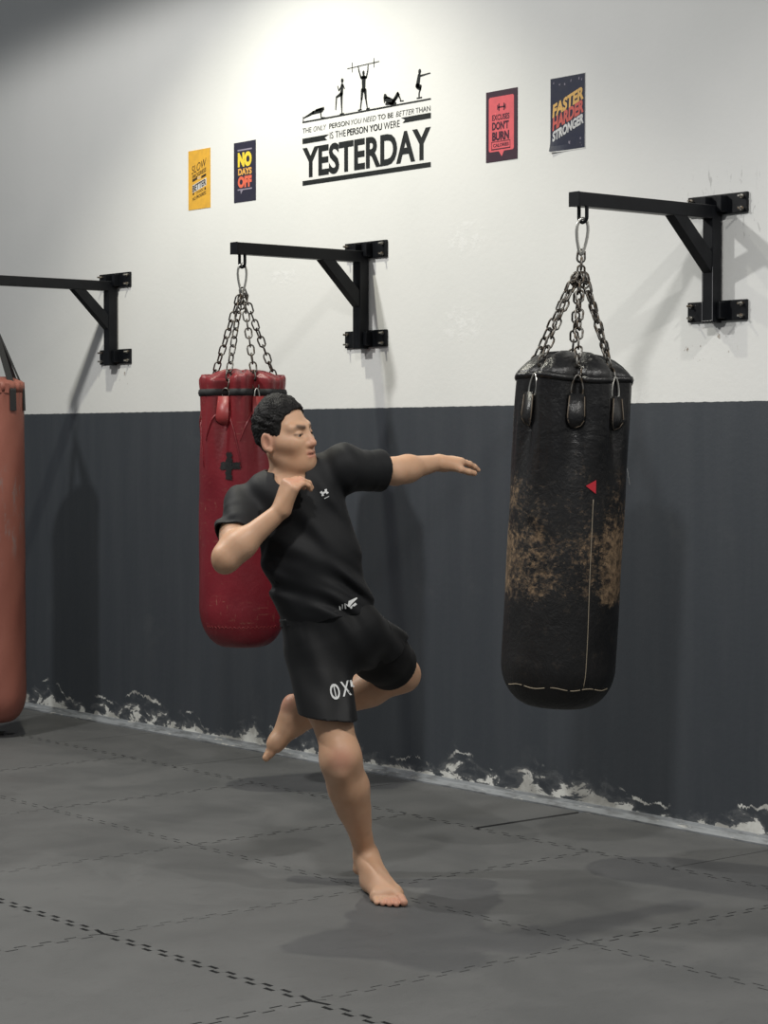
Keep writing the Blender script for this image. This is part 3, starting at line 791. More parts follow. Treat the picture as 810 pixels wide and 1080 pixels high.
for i, a in enumerate(spec['tabs']):
    th = math.radians(a); o2 = Vector((math.sin(th), -math.cos(th), 0)); tg = Vector((math.cos(th), math.sin(th), 0))
    end = f(th, .514) * 1.0 + o2 * .014; end.z = -.508
    if i == 2: end = f(math.radians(-128), .494); end.z = -.464
    if i == 3: end = f(math.radians(120), .494); end.z = -.464
    obj('chain', chain_mesh(apex + o2 * .012, end, L=.046, W=.028, r=.0036), M['chain'], r, True)
    bmh = bmesh.new(); pts = []
    for k in range(16):
        t_ = 2 * math.pi * k / 16
        pts.append(f(th, .508 + .044 * (1 - math.cos(t_)) * .5 + (.045 * (1 - math.cos(t_)) * .5 if i == 1 else 0)) + o2 * .020 + tg * ((.017 if i != 1 else .012) * math.sin(t_)))
    add_tube(bmh, pts, .0036, 8, closed=True, hint=o2); obj('ring', bmh, M['bright' if i == 1 else 'chain'], r, True)
    bt, line, P = tab_geo(f, th, .542, .660, .031, .007)
    tb = obj('hanging_tab', bt, M['red_trim'], r, True)
    bs = bmesh.new(); add_tube(bs, line, .0014, 5); obj('tab_stitching', bs, M['stitch'], tb, True)
    # piping that runs away from the tab in a V
    bp = bmesh.new()
    for sgn in (-1, 1):
        add_tube(bp, [f(th + sgn * (.12 + .34 * q ** (.7 if sgn < 0 else 1.0)), .605 + .10 * q + (.13 if sgn > 0 else .02) * q * q) + Vector((math.sin(th + sgn * .4 * q), -math.cos(th + sgn * .4 * q), 0)) * .0012 for q in np.linspace(0, 1, 12)], [.0045] * 7 + [.004, .0035, .003, .002, .001], 6)
    obj('piping', bp, M['red_leather'], r, True)
# black tape cross
for uv in (((-.046, .046), (.812, .842)), ((-.017, .013), (.770, .884))):
    bm = bmesh.new(); th0 = math.radians(-14); nx, nz = 14, 16; grid = []
    for jj in range(nz + 1):
        row = []
        for ii in range(nx + 1):
            u = uv[0][0] + (uv[0][1] - uv[0][0]) * ii / nx; s = uv[1][0] + (uv[1][1] - uv[1][0]) * jj / nz
            if ii in (0, nx): u += random.uniform(-.005, .005)
            if jj in (0, nz): s += random.uniform(-.005, .005)
            row.append(bm.verts.new(f(th0 + u / .182, s) + Vector((math.sin(th0), -math.cos(th0), 0)) * (.0025 if uv[0][1] > .02 else .0036)))
        grid.append(row)
    for jj in range(nz):
        for ii in range(nx): bm.faces.new((grid[jj][ii], grid[jj][ii + 1], grid[jj + 1][ii + 1], grid[jj + 1][ii]))
    obj('tape_strip', bm, M['tape'], r, True)
bm = bmesh.new()
add_tube(bm, [f(math.radians(a), 1.495 + .006 * math.sin(a)) * 1.001 for a in np.linspace(-60, 60, 50)], .0012, 5); obj('base_seam', bm, M['red_trim'], r, True)

# --- salmon bag at the left picture edge
spec = dict(R=.158, rim=.420, bottom=2.085, dome=.40, rb=.14, round=.58, top_r=.97, pinch=.02, pin_len=.2, tabs=(-45, 45, 135, -135),
            mat='salmon_leather', dome_pow=4.0, tilt_top=0)
r, body, f, rad = build_bag('L', spec, 'long faded salmon punching bag on black straps, cut by the left picture edge', None)
obj('rim_band', band_on(f, .420, .470, .002, .002), M['salmon_leather'], r, True)
bm = bmesh.new(); snap_hook(bm, (0, 0, .014), (0, 0, -.10), .034, .005); obj('carabiner', bm, M['bright'], r, True)
for a in (-50, 50, 130, -130, 88):
    th = math.radians(a); o2 = Vector((math.sin(th), -math.cos(th), 0)); tg = Vector((math.cos(th), math.sin(th), 0)); bm = bmesh.new()
    a0 = Vector((0, 0, -.095)); b0 = f(th, .46) + o2 * .005; b1 = f(th, .56) + o2 * .005
    prev = None
    for q, wv in ((a0, .012), (a0.lerp(b0, .5), .018), (b0, .019), (b1, .019)):
        cur = [bm.verts.new(q + tg * s1 * wv + o2 * s2 * .002) for s1, s2 in ((-1, -1), (1, -1), (1, 1), (-1, 1))]
        if prev:
            for k in range(4): bm.faces.new((prev[k], prev[(k + 1) % 4], cur[(k + 1) % 4], cur[k]))
        else: bm.faces.new(cur)
        prev = cur
    bm.faces.new(list(reversed(prev))); obj('strap', bm, M['strap_black'], r)
bm = bmesh.new(); th = math.radians(32)
vs = [bm.verts.new(f(th + u, s) + Vector((math.sin(th), -math.cos(th), 0)) * .004) for u, s in ((-.16, .43), (.16, .43), (.16, .475), (-.16, .475))]
fa = bm.faces.new(vs); e = bmesh.ops.extrude_face_region(bm, geom=[fa])
for v in [g for g in e['geom'] if isinstance(g, bmesh.types.BMVert)]: v.co += Vector((math.sin(th), -math.cos(th), 0)) * .002
obj('patch', bm, M['salmon_leather'], r)
# ------------------------------------------------------------------ the person: one smooth body grown from a distance field
VOX = 0.0032
ROOT = CAM + (ray(395, 900) * (7.0 / ray(395, 900).dot(FH))); ROOT.z = 0.0
R0 = np.array(ROOT)
def J(px, py, D):
    """joint position in the person's own frame: x to the picture right, y away from the camera, z up"""
    r = ray(px, py); p = np.array(CAM + r * (D / r.dot(FH))) - R0
    return np.array((p @ np.array(RT), p @ np.array(FH), p[2]))

class Field:
    def __init__(s, lo, hi, vox):
        s.lo = np.array(lo, float); s.v = vox; s.n = np.ceil((np.array(hi) - lo) / vox).astype(int) + 1
        s.d = np.full(s.n, 0.25, np.float32)
    def block(s, lo, hi):
        a = np.maximum(0, np.floor((np.array(lo) - s.lo) / s.v).astype(int)); b = np.minimum(s.n, np.ceil((np.array(hi) - s.lo) / s.v).astype(int) + 1)
        if np.any(b <= a): return None, None
        ax = [(np.arange(a[k], b[k]) * s.v + s.lo[k]).astype(np.float32) for k in range(3)]
        P = np.stack(np.meshgrid(*ax, indexing='ij'), -1)
        return tuple(slice(a[k], b[k]) for k in range(3)), P
    def add(s, prim, k=.02, sub=False):
        fn, lo, hi = prim; m = k + .035
        sl, P = s.block(np.array(lo) - m, np.array(hi) + m)
        if sl is None: return
        b = fn(P); a = s.d[sl]
        if sub:
            b = -b; h = np.maximum(k - np.abs(a - b), 0) / k; s.d[sl] = np.maximum(a, b) + h * h * k / 4
        else:
            h = np.maximum(k - np.abs(a - b), 0) / k; s.d[sl] = np.minimum(a, b) - h * h * k / 4
    def mesh(s):
        d = s.d; ins = d < 0
        c = np.zeros(np.array(d.shape) - 1, np.uint8)
        for i in (0, 1):
            for j in (0, 1):
                for k in (0, 1):
                    c += ins[i:d.shape[0] - 1 + i, j:d.shape[1] - 1 + j, k:d.shape[2] - 1 + k]
        cells = np.argwhere((c > 0) & (c < 8)); idx = np.full(c.shape, -1, np.int32)
        idx[tuple(cells.T)] = np.arange(len(cells))
        acc = np.zeros((len(cells), 3)); cnt = np.zeros(len(cells))
        cor = [(i, j, k) for i in (0, 1) for j in (0, 1) for k in (0, 1)]
        val = {q: d[cells[:, 0] + q[0], cells[:, 1] + q[1], cells[:, 2] + q[2]] for q in cor}
        for q in cor:
            for ax in range(3):
                if q[ax] == 0:
                    q2 = tuple(1 if t == ax else q[t] for t in range(3)); a, b = val[q], val[q2]
                    cr = (a < 0) != (b < 0); t = np.where(cr, a / np.where(cr, a - b, 1), 0)
                    p = np.tile(np.array(q, float), (len(cells), 1)); p[:, ax] += t
                    acc += p * cr[:, None]; cnt += cr
        V = (cells + acc / cnt[:, None]) * s.v + s.lo
        F = []
        for ax in range(3):
            sl0 = [slice(None)] * 3; sl1 = [slice(None)] * 3; sl0[ax] = slice(0, -1); sl1[ax] = slice(1, None)
            A = ins[tuple(sl0)]; B = ins[tuple(sl1)]; u, w_ = [(1, 2), (2, 0), (0, 1)][ax]
            e = np.argwhere(A != B); ok = (e[:, u] > 0) & (e[:, w_] > 0) & (e[:, u] < d.shape[u] - 1) & (e[:, w_] < d.shape[w_] - 1); e = e[ok]
            eu = np.zeros(3, int); eu[u] = 1; ew = np.zeros(3, int); ew[w_] = 1
            q = np.stack([idx[tuple((e - eu - ew).T)], idx[tuple((e - ew).T)], idx[tuple(e.T)], idx[tuple((e - eu).T)]], 1)
            fl = ~A[tuple(e.T)]; q[fl] = q[fl][:, ::-1]; F.append(q)
        F = np.concatenate(F); F = F[(F >= 0).all(1)]
        return V, F
def vlen(v): return np.sqrt((v * v).sum(-1))
def cap(a, b, ra, rb, flat=None, s=1.0):
    """tapered limb from a to b; flat = direction in which it is s times thinner"""
    a = np.array(a, float); b = np.array(b, float); d = (b - a).astype(np.float32); L2 = float(d @ d) + 1e-9
    if flat is not None: fd = (np.array(flat) / np.linalg.norm(flat)).astype(np.float32)
    def fn(P):
        q = P - a.astype(np.float32); t = np.clip((q @ d) / L2, 0, 1); v = q - t[..., None] * d
        if flat is not None:
            c = v @ fd; v = v + (c * (s - 1))[..., None] * fd
        dd = vlen(v) - (ra + (rb - ra) * t)
        return dd if flat is None else dd / (1 + (s - 1) * .35)
    R = max(ra, rb)
    return fn, np.minimum(a, b) - R, np.maximum(a, b) + R
def ell(c, r, R=np.eye(3)):
    c = np.array(c, float); r = np.array(r, float); Rt = np.array(R).astype(np.float32)
    def fn(P):
        q = ((P - c.astype(np.float32)) @ Rt); k0 = vlen(q / r.astype(np.float32)); k1 = vlen(q / (r * r).astype(np.float32)) + 1e-6
        return k0 * (k0 - 1) / k1
    m = max(r); return fn, c - m, c + m
def unit(v): v = np.array(v, float); return v / np.linalg.norm(v)

# --- joints, measured in the photograph and given their depth
hipR, kneeR, ankR = J(328, 672, 7.00), J(360, 798, 6.86), J(386, 903, 7.03)
hipL, kneeL, ankL = J(374, 664, 7.03), J(423, 711, 7.36), J(313, 762, 7.33)
shR, elR, wrR = J(262, 534, 7.00), J(239, 588, 6.82), J(297, 538, 6.82)
shL, elL, wrL = J(361, 494, 7.03), J(417, 497, 7.18), J(462, 488, 7.34)
chest, belly, waist, pelvis = J(315, 540, 7.00), J(329, 590, 6.99), J(341, 636, 7.00), J(350, 668, 7.01)
neck0, neck1 = J(308, 512, 7.01), J(299, 476, 6.995)
YH = math.radians(60)
hf = unit((math.sin(YH), -math.cos(YH), .11))
roll = math.radians(7)
hx = unit(np.cross(hf, (0, 0, 1))); hz = np.cross(hx, hf)
hx, hz = hx * math.cos(roll) - hz * math.sin(roll), hz * math.cos(roll) + hx * math.sin(roll)
HS = 1.06; HO = J(297, 461.5, 6.985); HR = np.stack([hx, hf, hz], 1)
def H(x, y, z): return HO + HR @ (np.array((x, y, z)) * HS)
def hcap(a, b, ra, rb, **k): return cap(H(*a), H(*b), ra * HS, rb * HS, **k)
def hell(c, r): return ell(H(*c), np.array(r) * HS, HR)
front = unit(np.array((.10, -1, .05)))          # the way the chest faces

body = Field((-.62, -.42, -.02), (.46, .56, 1.72), VOX)
B = body.add
# torso
B(cap(chest, belly, .142, .134, front, 1.42), .05); B(cap(belly, waist, .134, .126, front, 1.35), .05)
B(cap(waist, pelvis, .112, .108, front, 1.25), .05)
B(cap(shR, neck0, .050, .050), .06); B(cap(shL, neck0, .050, .050), .06)
B(cap(neck0, neck1, .055, .049), .03)
for hp in (hipR, hipL): B(ell(hp + np.array((0, .03, .02)) + (pelvis - hp) * .35, (.070, .085, .085)), .05)
# legs
def leg(h, k, a, calf):
    B(cap(h, h + (k - h) * .5, .082, .074), .05); B(cap(h + (k - h) * .5, k, .074, .054), .04)
    m_ = k + (a - k) * .30; B(cap(k, m_, .056, .058), .04); B(cap(m_ + calf, k + (a - k) * .62 + calf * .4, .046, .036), .04)
    B(cap(m_, a, .050, .032), .03)
leg(hipR, kneeR, ankR, np.array((.006, .014, 0)))
B(cap(kneeR + np.array((-.008, .004, -.02)), kneeR + (ankR - kneeR) * .5 + np.array((-.006, 0, 0)), .050, .042), .04)
calfL = unit(np.cross(np.cross(kneeL - hipL, ankL - kneeL), ankL - kneeL)) * -1
if calfL @ (hipL - kneeL) < 0: calfL = -calfL
leg(hipL, kneeL, ankL, calfL * .014)
B(ell(kneeR + np.array((.002, -.034, .004)), (.028, .018, .032)), .035)
B(cap(kneeR + np.array((0, -.034, -.05)), ankR + np.array((0, -.012, .02)), .018, .014), .03)
B(ell(kneeL - calfL * .02 + unit(kneeL - ankL) * .012, (.042, .040, .042)), .03)
# feet: heel, arch, ball, five toes
def foot(ank, heel, toe, upv, side, drop=.012):
    """side points to the big toe"""
    f = unit(toe - heel); L = np.linalg.norm(toe - heel); upv = unit(upv - f * (upv @ f)); side = unit(np.cross(f, upv)) * np.sign(np.cross(f, upv) @ side)
    P_ = lambda a, s_, u: heel + f * (a * L) + side * s_ + upv * u
    B(cap(P_(.13, 0, .034), P_(.22, 0, .040), .033, .033), .03)
    B(cap(ank, P_(.20, 0, .045), .031, .036), .03)
    B(cap(ank + f * .015 - upv * .01, P_(.62, .006, .034), .032, .026), .035)
    B(cap(P_(.2, -.012, .028), P_(.70, -.026, .019), .028, .019), .03)
    B(cap(P_(.35, .012, .042), P_(.76, .024, .024), .026, .024), .03)
    B(cap(P_(.72, .026, .022), P_(.70, -.032, .017), .023, .017), .025)
    for s_ in (-1, 1): B(ell(ank + side * s_ * .028 - upv * drop, (.014, .014, .014)), .022)
    for q, (s_, l0, l1, rr) in enumerate(((.031, .80, .985, .0135), (.009, .80, 1.0, .0095), (-.009, .78, .965, .009), (-.025, .75, .92, .0085), (-.039, .71, .865, .008))):
        sp = 1.06
        mid = P_((l0 + l1) / 2, s_ * sp, rr * 1.55); B(cap(P_(l0 - .06, s_ * .95, rr * 1.3), mid, rr * 1.05, rr), .008); B(cap(mid, P_(l1, s_ * sp * 1.05, rr * 1.0), rr, rr * .95), .006)
    return P_
heelR = J(390, 930, 7.04); heelR[2] = 0.0; toeR = J(415, 951, 6.735); toeR[2] = 0.0
PR = foot(ankR, heelR, toeR, np.array((0, 0, 1.)), np.array((1., -.3, 0)), .042)
heelL = J(303.5, 736, 7.33); toeL = J(277, 797, 7.33)
upL = unit(np.array((.85, 0, .40)));
PL = foot(ankL, heelL, toeL, upL, np.array((0, -1., 0)))
B(cap(heelL + upL * .03 + unit(toeL - heelL) * .03, ankL + unit(kneeL - ankL) * .05, .026, .030), .03)
# arms
def arm(s_, e, w_):
    B(cap(s_, s_ + (e - s_) * .5, .058, .049), .05); B(cap(s_ + (e - s_) * .5, e, .046, .038), .04)
    m_ = e + (w_ - e) * .28; B(cap(e, m_, .039, .0415), .04); B(cap(m_, w_, .0415, .0265), .03)
arm(shR, elR, wrR); arm(shL, elL, wrL)
B(ell(elR + unit(elR - wrR) * .014 + np.array((0, 0, -.016)), (.019, .019, .019)), .03)
# hands
def finger(p0, dirs, lens, r0, k0=.010):
    p = p0; r = r0
    for q, (d, l) in enumerate(zip(dirs, lens)):
        n_ = p + unit(d) * l; B(cap(p, n_, r, r * .92), k0 if q == 0 else .005); p = n_; r *= .93
    return p
def hand(wr, A, Pn, Rd, palm_l, bends, lens, thumb, spread=.0):
    """A along the palm, Pn the way the palm faces, Rd towards the thumb side"""
    A = unit(A); Pn = unit(Pn - A * (Pn @ A)); Rd = unit(Rd - A * (Rd @ A) - Pn * (Rd @ Pn))
    for q, off in enumerate((.030, .010, -.010, -.028)):
        B(cap(wr + Rd * off * .45 + A * .005, wr + A * palm_l * (1 if q < 3 else .95) + Rd * off, .0185 if q < 3 else .017, .0135), .018)
    B(cap(wr + Rd * .018 + A * .02 + Pn * .008, wr + Rd * .034 + A * .055 + Pn * .010, .020, .015), .02)
    for q, off in enumerate((.030, .010, -.010, -.028)):
        b = bends[q]; dirs = []; ang = 0
        for t in b:
            ang += math.radians(t); dirs.append(A * math.cos(ang) + Pn * math.sin(ang) + Rd * (off * spread))
        l = lens * (.95, 1.03, .97, .80)[q]
        finger(wr + A * palm_l * (1 if q < 3 else .95) + Rd * off, dirs, (l * .46, l * .31, l * .25), (.0098, .0100, .0095, .0085)[q])
    p0 = wr + Rd * .028 + A * .028 + Pn * .008
    finger(p0, [A * t[0] + Pn * t[1] + Rd * t[2] for t in thumb], (.040, .032, .026), .0125, .014)
# his right hand, raised under the chin, back of the hand to the picture left, fingers curled over to the right
A_ = J(311, 500, 6.81) - J(298, 536, 6.82)
hand(wrR, A_, np.array((.72, .62, -.30)), np.array((-.6, .75, .1)), .084,
     [(62, 42, 30), (55, 45, 32), (50, 45, 32), (46, 48, 34)], .088, [(.7, .6, .35), (.75, .6, 0), (.6, .75, -.1)])
# his left hand, swung out, palm down, thumb on the near side
A2 = J(486, 485.5, 7.40) - J(462, 488, 7.34)
hand(wrL, A2, np.array((-.05, .10, -1.)), np.array((.35, -1., -.25)), .076,
     [(14, 16, 10), (12, 14, 10), (10, 14, 10), (8, 16, 12)], .082, [(.75, .35, .55), (.9, .30, .15), (.9, .25, .0)], 3.0)
# head
B(hell((0, .0, .034), (.075, .080, .085)), .02)
B(hell((0, .030, -.034), (.054, .060, .074)), .045)
B(hcap((0, .062, -.078), (0, .074, -.089), .024, .018), .022)
for s_ in (-1, 1):
    B(hcap((s_ * .053, -.004, -.044), (s_ * .022, .056, -.088), .013, .015), .03)
    B(hcap((s_ * .040, .060, -.020), (s_ * .055, .028, -.012), .022, .020), .03)
    B(hcap((s_ * .014, .086, .024), (s_ * .046, .068, .026), .010, .011), .02)
    B(ell(H(s_ * .033, .094, .003), np.array((.020, .012, .012)) * HS, HR), .014, sub=True)
    B(hell((s_ * .032, .075, .003), (.0155, .0145, .0125)), .006)
B(hcap((0, .052, -.03), (0, .062, -.066), .040, .034), .03)
B(hcap((0, .083, .020), (0, .103, -.026), .0085, .0125), .012)
B(hell((0, .106, -.029), (.011, .010, .010)), .008)
for s_ in (-1, 1): B(hell((s_ * .0125, .094, -.032), (.008, .011, .008)), .008)
B(hcap((-.016, .090, -.0555), (.016, .090, -.0555), .0065, .0065), .010); B(hell((0, .093, -.0545), (.012, .009, .007)), .008)
B(hcap((-.013, .089, -.0670), (.013, .089, -.0670), .0075, .0075), .010)
B(hcap((-.021, .0975, -.0610), (.021, .0975, -.0610), .0028, .0028), .004, sub=True)
for s_ in (-1, 1): B(hell((s_ * .033, .0915, .0005), (.0120, .010, .0016)), .003, sub=True)
for s_ in (-1, 1):
    B(hell((s_ * .078, -.007, -.006), (.010, .0175, .029)), .012)
    B(hell((s_ * .086, -.003, -.003), (.007, .010, .018)), .008, sub=True)
    B(hell((s_ * .080, .002, -.029), (.007, .008, .008)), .008)

# --- skin
m = mat('skin', (.55, .31, .20), .48, spec=.4); t = NT(m); p = t.coord()
at = t.add('ShaderNodeAttribute', attribute_name='pigment'); sp_ = t.sep(at.outputs['Vector'])
base = t.mix(t.ramp(t.noise(p, 9, 5), .3, .7), (.57, .335, .205), (.63, .39, .255))
base = t.mix(t.math('MULTIPLY', sp_[2], .55), base, (.62, .27, .20))
base = t.mix(t.math('MULTIPLY', sp_[0], .65), base, (.42, .15, .12))
base = t.mix(sp_[1], base, (.022, .014, .011))
t.color(base); t.bump(t.noise(p, 150, 4), .06, .002)
t.bsdf.inputs['Subsurface Weight'].default_value = .12; t.bsdf.inputs['Subsurface Radius'].default_value = (.9, .35, .2); t.bsdf.inputs['Subsurface Scale'].default_value = .012
M['skin'] = m
person = empty('person', ROOT, BAG_RZ)
tag(person, 'person in black shirt and shorts, kicking on one bare foot, left arm swung out', 'person')
def field_obj(name, V, F, material, parent):
    o = obj(name, (V.tolist(), F.tolist()), material, parent, smooth=True); return o
sl, P = body.block(body.lo, (9, 9, .03)); body.d[sl] = np.maximum(body.d[sl], .0012 - P[..., 2])      # the sole rests flat on the mat
V, F = body.mesh()
body_o = field_obj('body', V, F, M['skin'], person)
# pigment: lips, brows and lash line, rosier tips
hl = ((V - HO) @ HR) / HS
pig = np.zeros((len(V), 4)); pig[:, 3] = 1
gs = lambda d, r, s_: 1 / (1 + np.exp((d - r) / s_))
def seg_d(Q, a, b):
    a = np.array(a); b = np.array(b); d = b - a; t_ = np.clip(((Q - a) @ d) / (d @ d), 0, 1); return np.linalg.norm(Q - a - t_[:, None] * d, axis=1)
pig[:, 0] = np.maximum(gs(seg_d(hl * (1, .5, 1), (-.017, .047, -.0565), (.017, .047, -.0565)), .0075, .0016), gs(seg_d(hl * (1, .5, 1), (-.014, .047, -.0660), (.014, .047, -.0660)), .0070, .0016)) * (hl[:, 1] > .07)
for s_ in (-1, 1):
    br = np.maximum(gs(seg_d(hl * (1, .4, 1), (s_ * .016, .036, .0225), (s_ * .036, .033, .0275)), .0062, .0012), gs(seg_d(hl * (1, .4, 1), (s_ * .036, .033, .0275), (s_ * .052, .024, .0215)), .0048, .0012))
    la = gs(seg_d(hl * (1, .4, 1), (s_ * .021, .034, .0045), (s_ * .047, .030, .0045)), .0034, .0010)
    pig[:, 1] = np.maximum(pig[:, 1], np.maximum(br * .85, la * .9) * (hl[:, 1] > .045))
for c_, r_ in ((H(.085, -.005, .0), .03), (H(-.085, -.005, 0), .03), (H(0, .108, -.03), .016), (toeR, .05), (heelR, .04), (kneeR + np.array((0, -.05, 0)), .035), (heelL, .05), (wrR + unit(A_) * .12, .03)):
    pig[:, 2] = np.maximum(pig[:, 2], gs(np.linalg.norm(V - c_, axis=1), r_, .008))
at_ = body_o.data.attributes.new('pigment', 'FLOAT_COLOR', 'POINT'); at_.data.foreach_set('color', pig.ravel())

# eyes
m = mat('eye', (.7, .68, .64), .45, spec=.25); t = NT(m); p = t.coord(); x_, y_, z_ = t.sep(p)
rr = t.math('SQRT', t.math('ADD', t.math('MULTIPLY', x_, x_), t.math('MULTIPLY', z_, z_)))
t.color(t.mix(t.ramp(rr, .0058, .0064), (.018, .011, .008), (.30, .25, .21))); M['eye'] = m
for s_ in (-1, 1):
    bm = bmesh.new(); bmesh.ops.create_uvsphere(bm, u_segments=24, v_segments=16, radius=.0118 * HS)
    e = obj('eye', bm, M['eye'], body_o, True); e.matrix_local = Matrix.Translation(H(s_ * .033, .0775, .001)) @ Matrix(HR.tolist()).to_4x4()

# --- hair
hb = Field(H(0, 0, .03) - .17, H(0, 0, .03) + .17, .0026)
sl, P = hb.block(hb.lo, hb.lo + .4)
L_ = ((P - HO.astype(np.float32)) @ HR.astype(np.float32)) / HS
x_, y_, z_ = L_[..., 0], L_[..., 1], L_[..., 2]
q = L_ - np.array((0, .0, .036), np.float32)
rr = np.array((.0805, .086, .099), np.float32); k0 = vlen(q / rr); k1 = vlen(q / (rr * rr)) + 1e-6
d = k0 * (k0 - 1) / k1
tex = (np.sin(x_ * 330 + 2 * np.sin(y_ * 140)) * np.sin(y_ * 290 + 2 * np.sin(z_ * 170)) * np.sin(z_ * 310 + 1.5 * np.sin(x_ * 150)))
tex2 = np.sin(x_ * 120 + 3 * np.sin(z_ * 60)) * np.sin(y_ * 110 + z_ * 60)
d = d - .0026 * tex - .0024 * tex2
zt = np.interp(y_, (-.12, -.066, -.032, -.012, .014, .024, .036, .046, .060, .074, .10), (-.062, -.066, -.052, .022, .016, -.022, -.012, .044, .072, .081, .085)).astype(np.float32)
hb.d[sl] = np.maximum(d, (zt - z_ + .004 * tex2) * .75) * HS
V, F = hb.mesh()
m = mat('hair', (.008, .008, .008), .6, spec=.22); t = NT(m); p = t.coord(); t.color(t.mix(t.noise(p, 90, 4), (.004, .004, .004), (.012, .011, .0105))); t.bump(t.noise(p, 170, 5, .7), .5, .006); M['hair'] = m
field_obj('hair', V, F, M['hair'], person)

# --- clothes
def fold(P, d1, f1, amp, ph=0.0, wr=.6):
    d1 = unit(d1).astype(np.float32); u = P @ d1
    warp = np.sin(P[..., 0] * 17 + ph) * .022 + np.sin(P[..., 2] * 13 + P[..., 1] * 9 + ph * 2) * .025
    q_ = (u + wr * warp) * f1 + ph; am = .65 + .35 * np.sin(P[..., 0] * 23 - P[..., 2] * 11 + ph * 3)
    return amp * am * (np.sin(q_) + .35 * np.sin(1.7 * q_ + 1.3))
def gate(P, c, r):
    return np.exp(-((P - np.array(c, np.float32)) ** 2).sum(-1) / (2 * r * r)).astype(np.float32)
def cloth_mat(name, a, b, rough):
    m = mat(name, a, rough, spec=.3); t = NT(m); p = t.coord()
    t.color(t.mix(t.noise(p, 6, 5), a, b)); t.bump(t.noise(p, 260, 3), .12, .002)
    t.bsdf.inputs['Sheen Weight'].default_value = .03; t.bsdf.inputs['Sheen Roughness'].default_value = .4; return m
M['shirt'] = cloth_mat('black_shirt', (.0065, .0070, .0082), (.0095, .0100, .0112), .66)
M['shorts'] = cloth_mat('black_shorts', (.0070, .0074, .0082), (.0095, .0098, .0105), .58)
M['tights'] = cloth_mat('black_tights', (.005, .005, .0055), (.007, .007, .0075), .75)
sleeveR = shR + (elR - shR) * .60; sleeveL = shL + (elL - shL) * .70
sf = Field((-.60, -.30, .76), (.20, .34, 1.50), VOX); B = sf.add
hem = J(341, 653, 7.0); axis_t = unit(J(315, 530, 7.0) - hem)
B(cap(chest, belly, .154, .144, front, 1.40), .05); B(cap(belly, waist, .144, .138, front, 1.32), .05); B(cap(waist, pelvis, .138, .152, front, 1.25), .05)
B(cap(shR, neck0, .064, .060), .06); B(cap(shL, neck0, .064, .060), .06)
for s_, e in ((shR, elR), (shL, elL)):
    B(cap(s_, s_ + (e - s_) * .9, .072, .068), .045)
sl, P = sf.block(sf.lo, sf.lo + 3)
d = sf.d
wl = unit((1., 0, -.42)); wn = np.array((.38, .2, 1.))
low = np.clip((1.26 - P[..., 2]) / .3, 0, 1)
d += fold(P, (.52, .1, .85), 74, .0088, .6) * low
d += fold(P, (.75, .0, .66), 54, .0062, 2.1) * (1 - low * .5)
d += fold(P, (.30, .2, .95), 120, .0016, 1.0) * gate(P, J(368, 632, 6.92), .07) * 1.6
d += fold(P, (.95, .1, -.25), 92, .0040, .3) * gate(P, J(368, 520, 7.0), .05)
d += fold(P, (.9, .2, .5), 95, .0040, 1.3) * gate(P, J(276, 575, 6.95), .06)
d += fold(P, elL - shL, 110, .0026, .4) * gate(P, sleeveL, .07) + fold(P, elR - shR, 100, .0030, .4) * gate(P, sleeveR, .06)
outer = d.copy(); TH = .0075
def plane(P, o, n): return (P - np.array(o, np.float32)) @ unit(n).astype(np.float32)
cut = plane(P, hem, -axis_t) + .004 * np.sin(P[..., 0] * 40)                                   # hem
for e0, e1, c0, rg in ((shR, elR, sleeveR, .115), (shL, elL, sleeveL, .115)):
    pl = plane(P, c0, e1 - e0); near = vlen(P - np.array(c0 + unit(e1 - e0) * .03, np.float32)) - rg
    cut = np.maximum(cut, np.where(near < 0, pl, -1))
nk = ell(neck1 + np.array((0.0, -.005, -.022)), (.071, .080, .060))[0](P)
nkc = cap(neck0 + unit(neck1 - neck0) * .035, neck1, .069, .075)[0](P)
nk2 = ell(J(305, 500, 6.92), (.052, .060, .042))[0](P)
cut = np.maximum(cut, -np.minimum(np.minimum(nk, nkc), nk2))
sf.d = np.maximum(np.maximum(outer, -(outer + TH)), cut).astype(np.float32)
V, F = sf.mesh(); shirt_o = field_obj('t_shirt', V, F, M['shirt'], person)

st = Field((-.32, -.25, .48), (.22, .48, 1.02), VOX); B = st.add
wb = J(341, 645, 7.0)
B(cap(wb, pelvis, .140, .150, front, 1.22), .04)
hemR = J(346, 756, 6.90); hemL = J(400, 684, 7.17)
B(cap(J(333, 684, 6.99), hemR + (hemR - hipR) * .35, .096, .090), .05)
B(cap(J(372, 664, 7.02), hemL + (hemL - hipL) * .6, .096, .090), .05)
sl, P = st.block(st.lo, st.lo + 3); d = st.d
d += fold(P, (.8, .1, .6), 58, .0062, .4) * np.clip((P[..., 2] - .58) / .25, 0, 1)
d += fold(P, (1., .4, .1), 46, .0060, 1.4) * np.clip((.80 - P[..., 2]) / .2, 0, 1)
d += fold(P, (1., .1, .2), 170, .0022, .2, .2) * gate(P, J(305, 660, 6.95), .05) * 1.3
outer = d.copy()
cut = plane(P, wb + axis_t * .005, axis_t)
tR = unit(hemR - hipR); tL = unit(hemL - hipL)
dR = cap(J(333, 684, 6.99), hemR + (hemR - hipR) * .35, .096, .090)[0](P); dL = cap(J(372, 664, 7.02), hemL + (hemL - hipL) * .6, .096, .090)[0](P)
cut = np.maximum(cut, np.where(dR < dL, plane(P, hemR, np.array((-.09, .02, -1.))), plane(P, hemL, np.array((.22, .45, -.85)))))
st.d = np.maximum(np.maximum(outer, -(outer + TH)), cut).astype(np.float32)
V, F = st.mesh(); shorts_o = field_obj('shorts', V, F, M['shorts'], person)

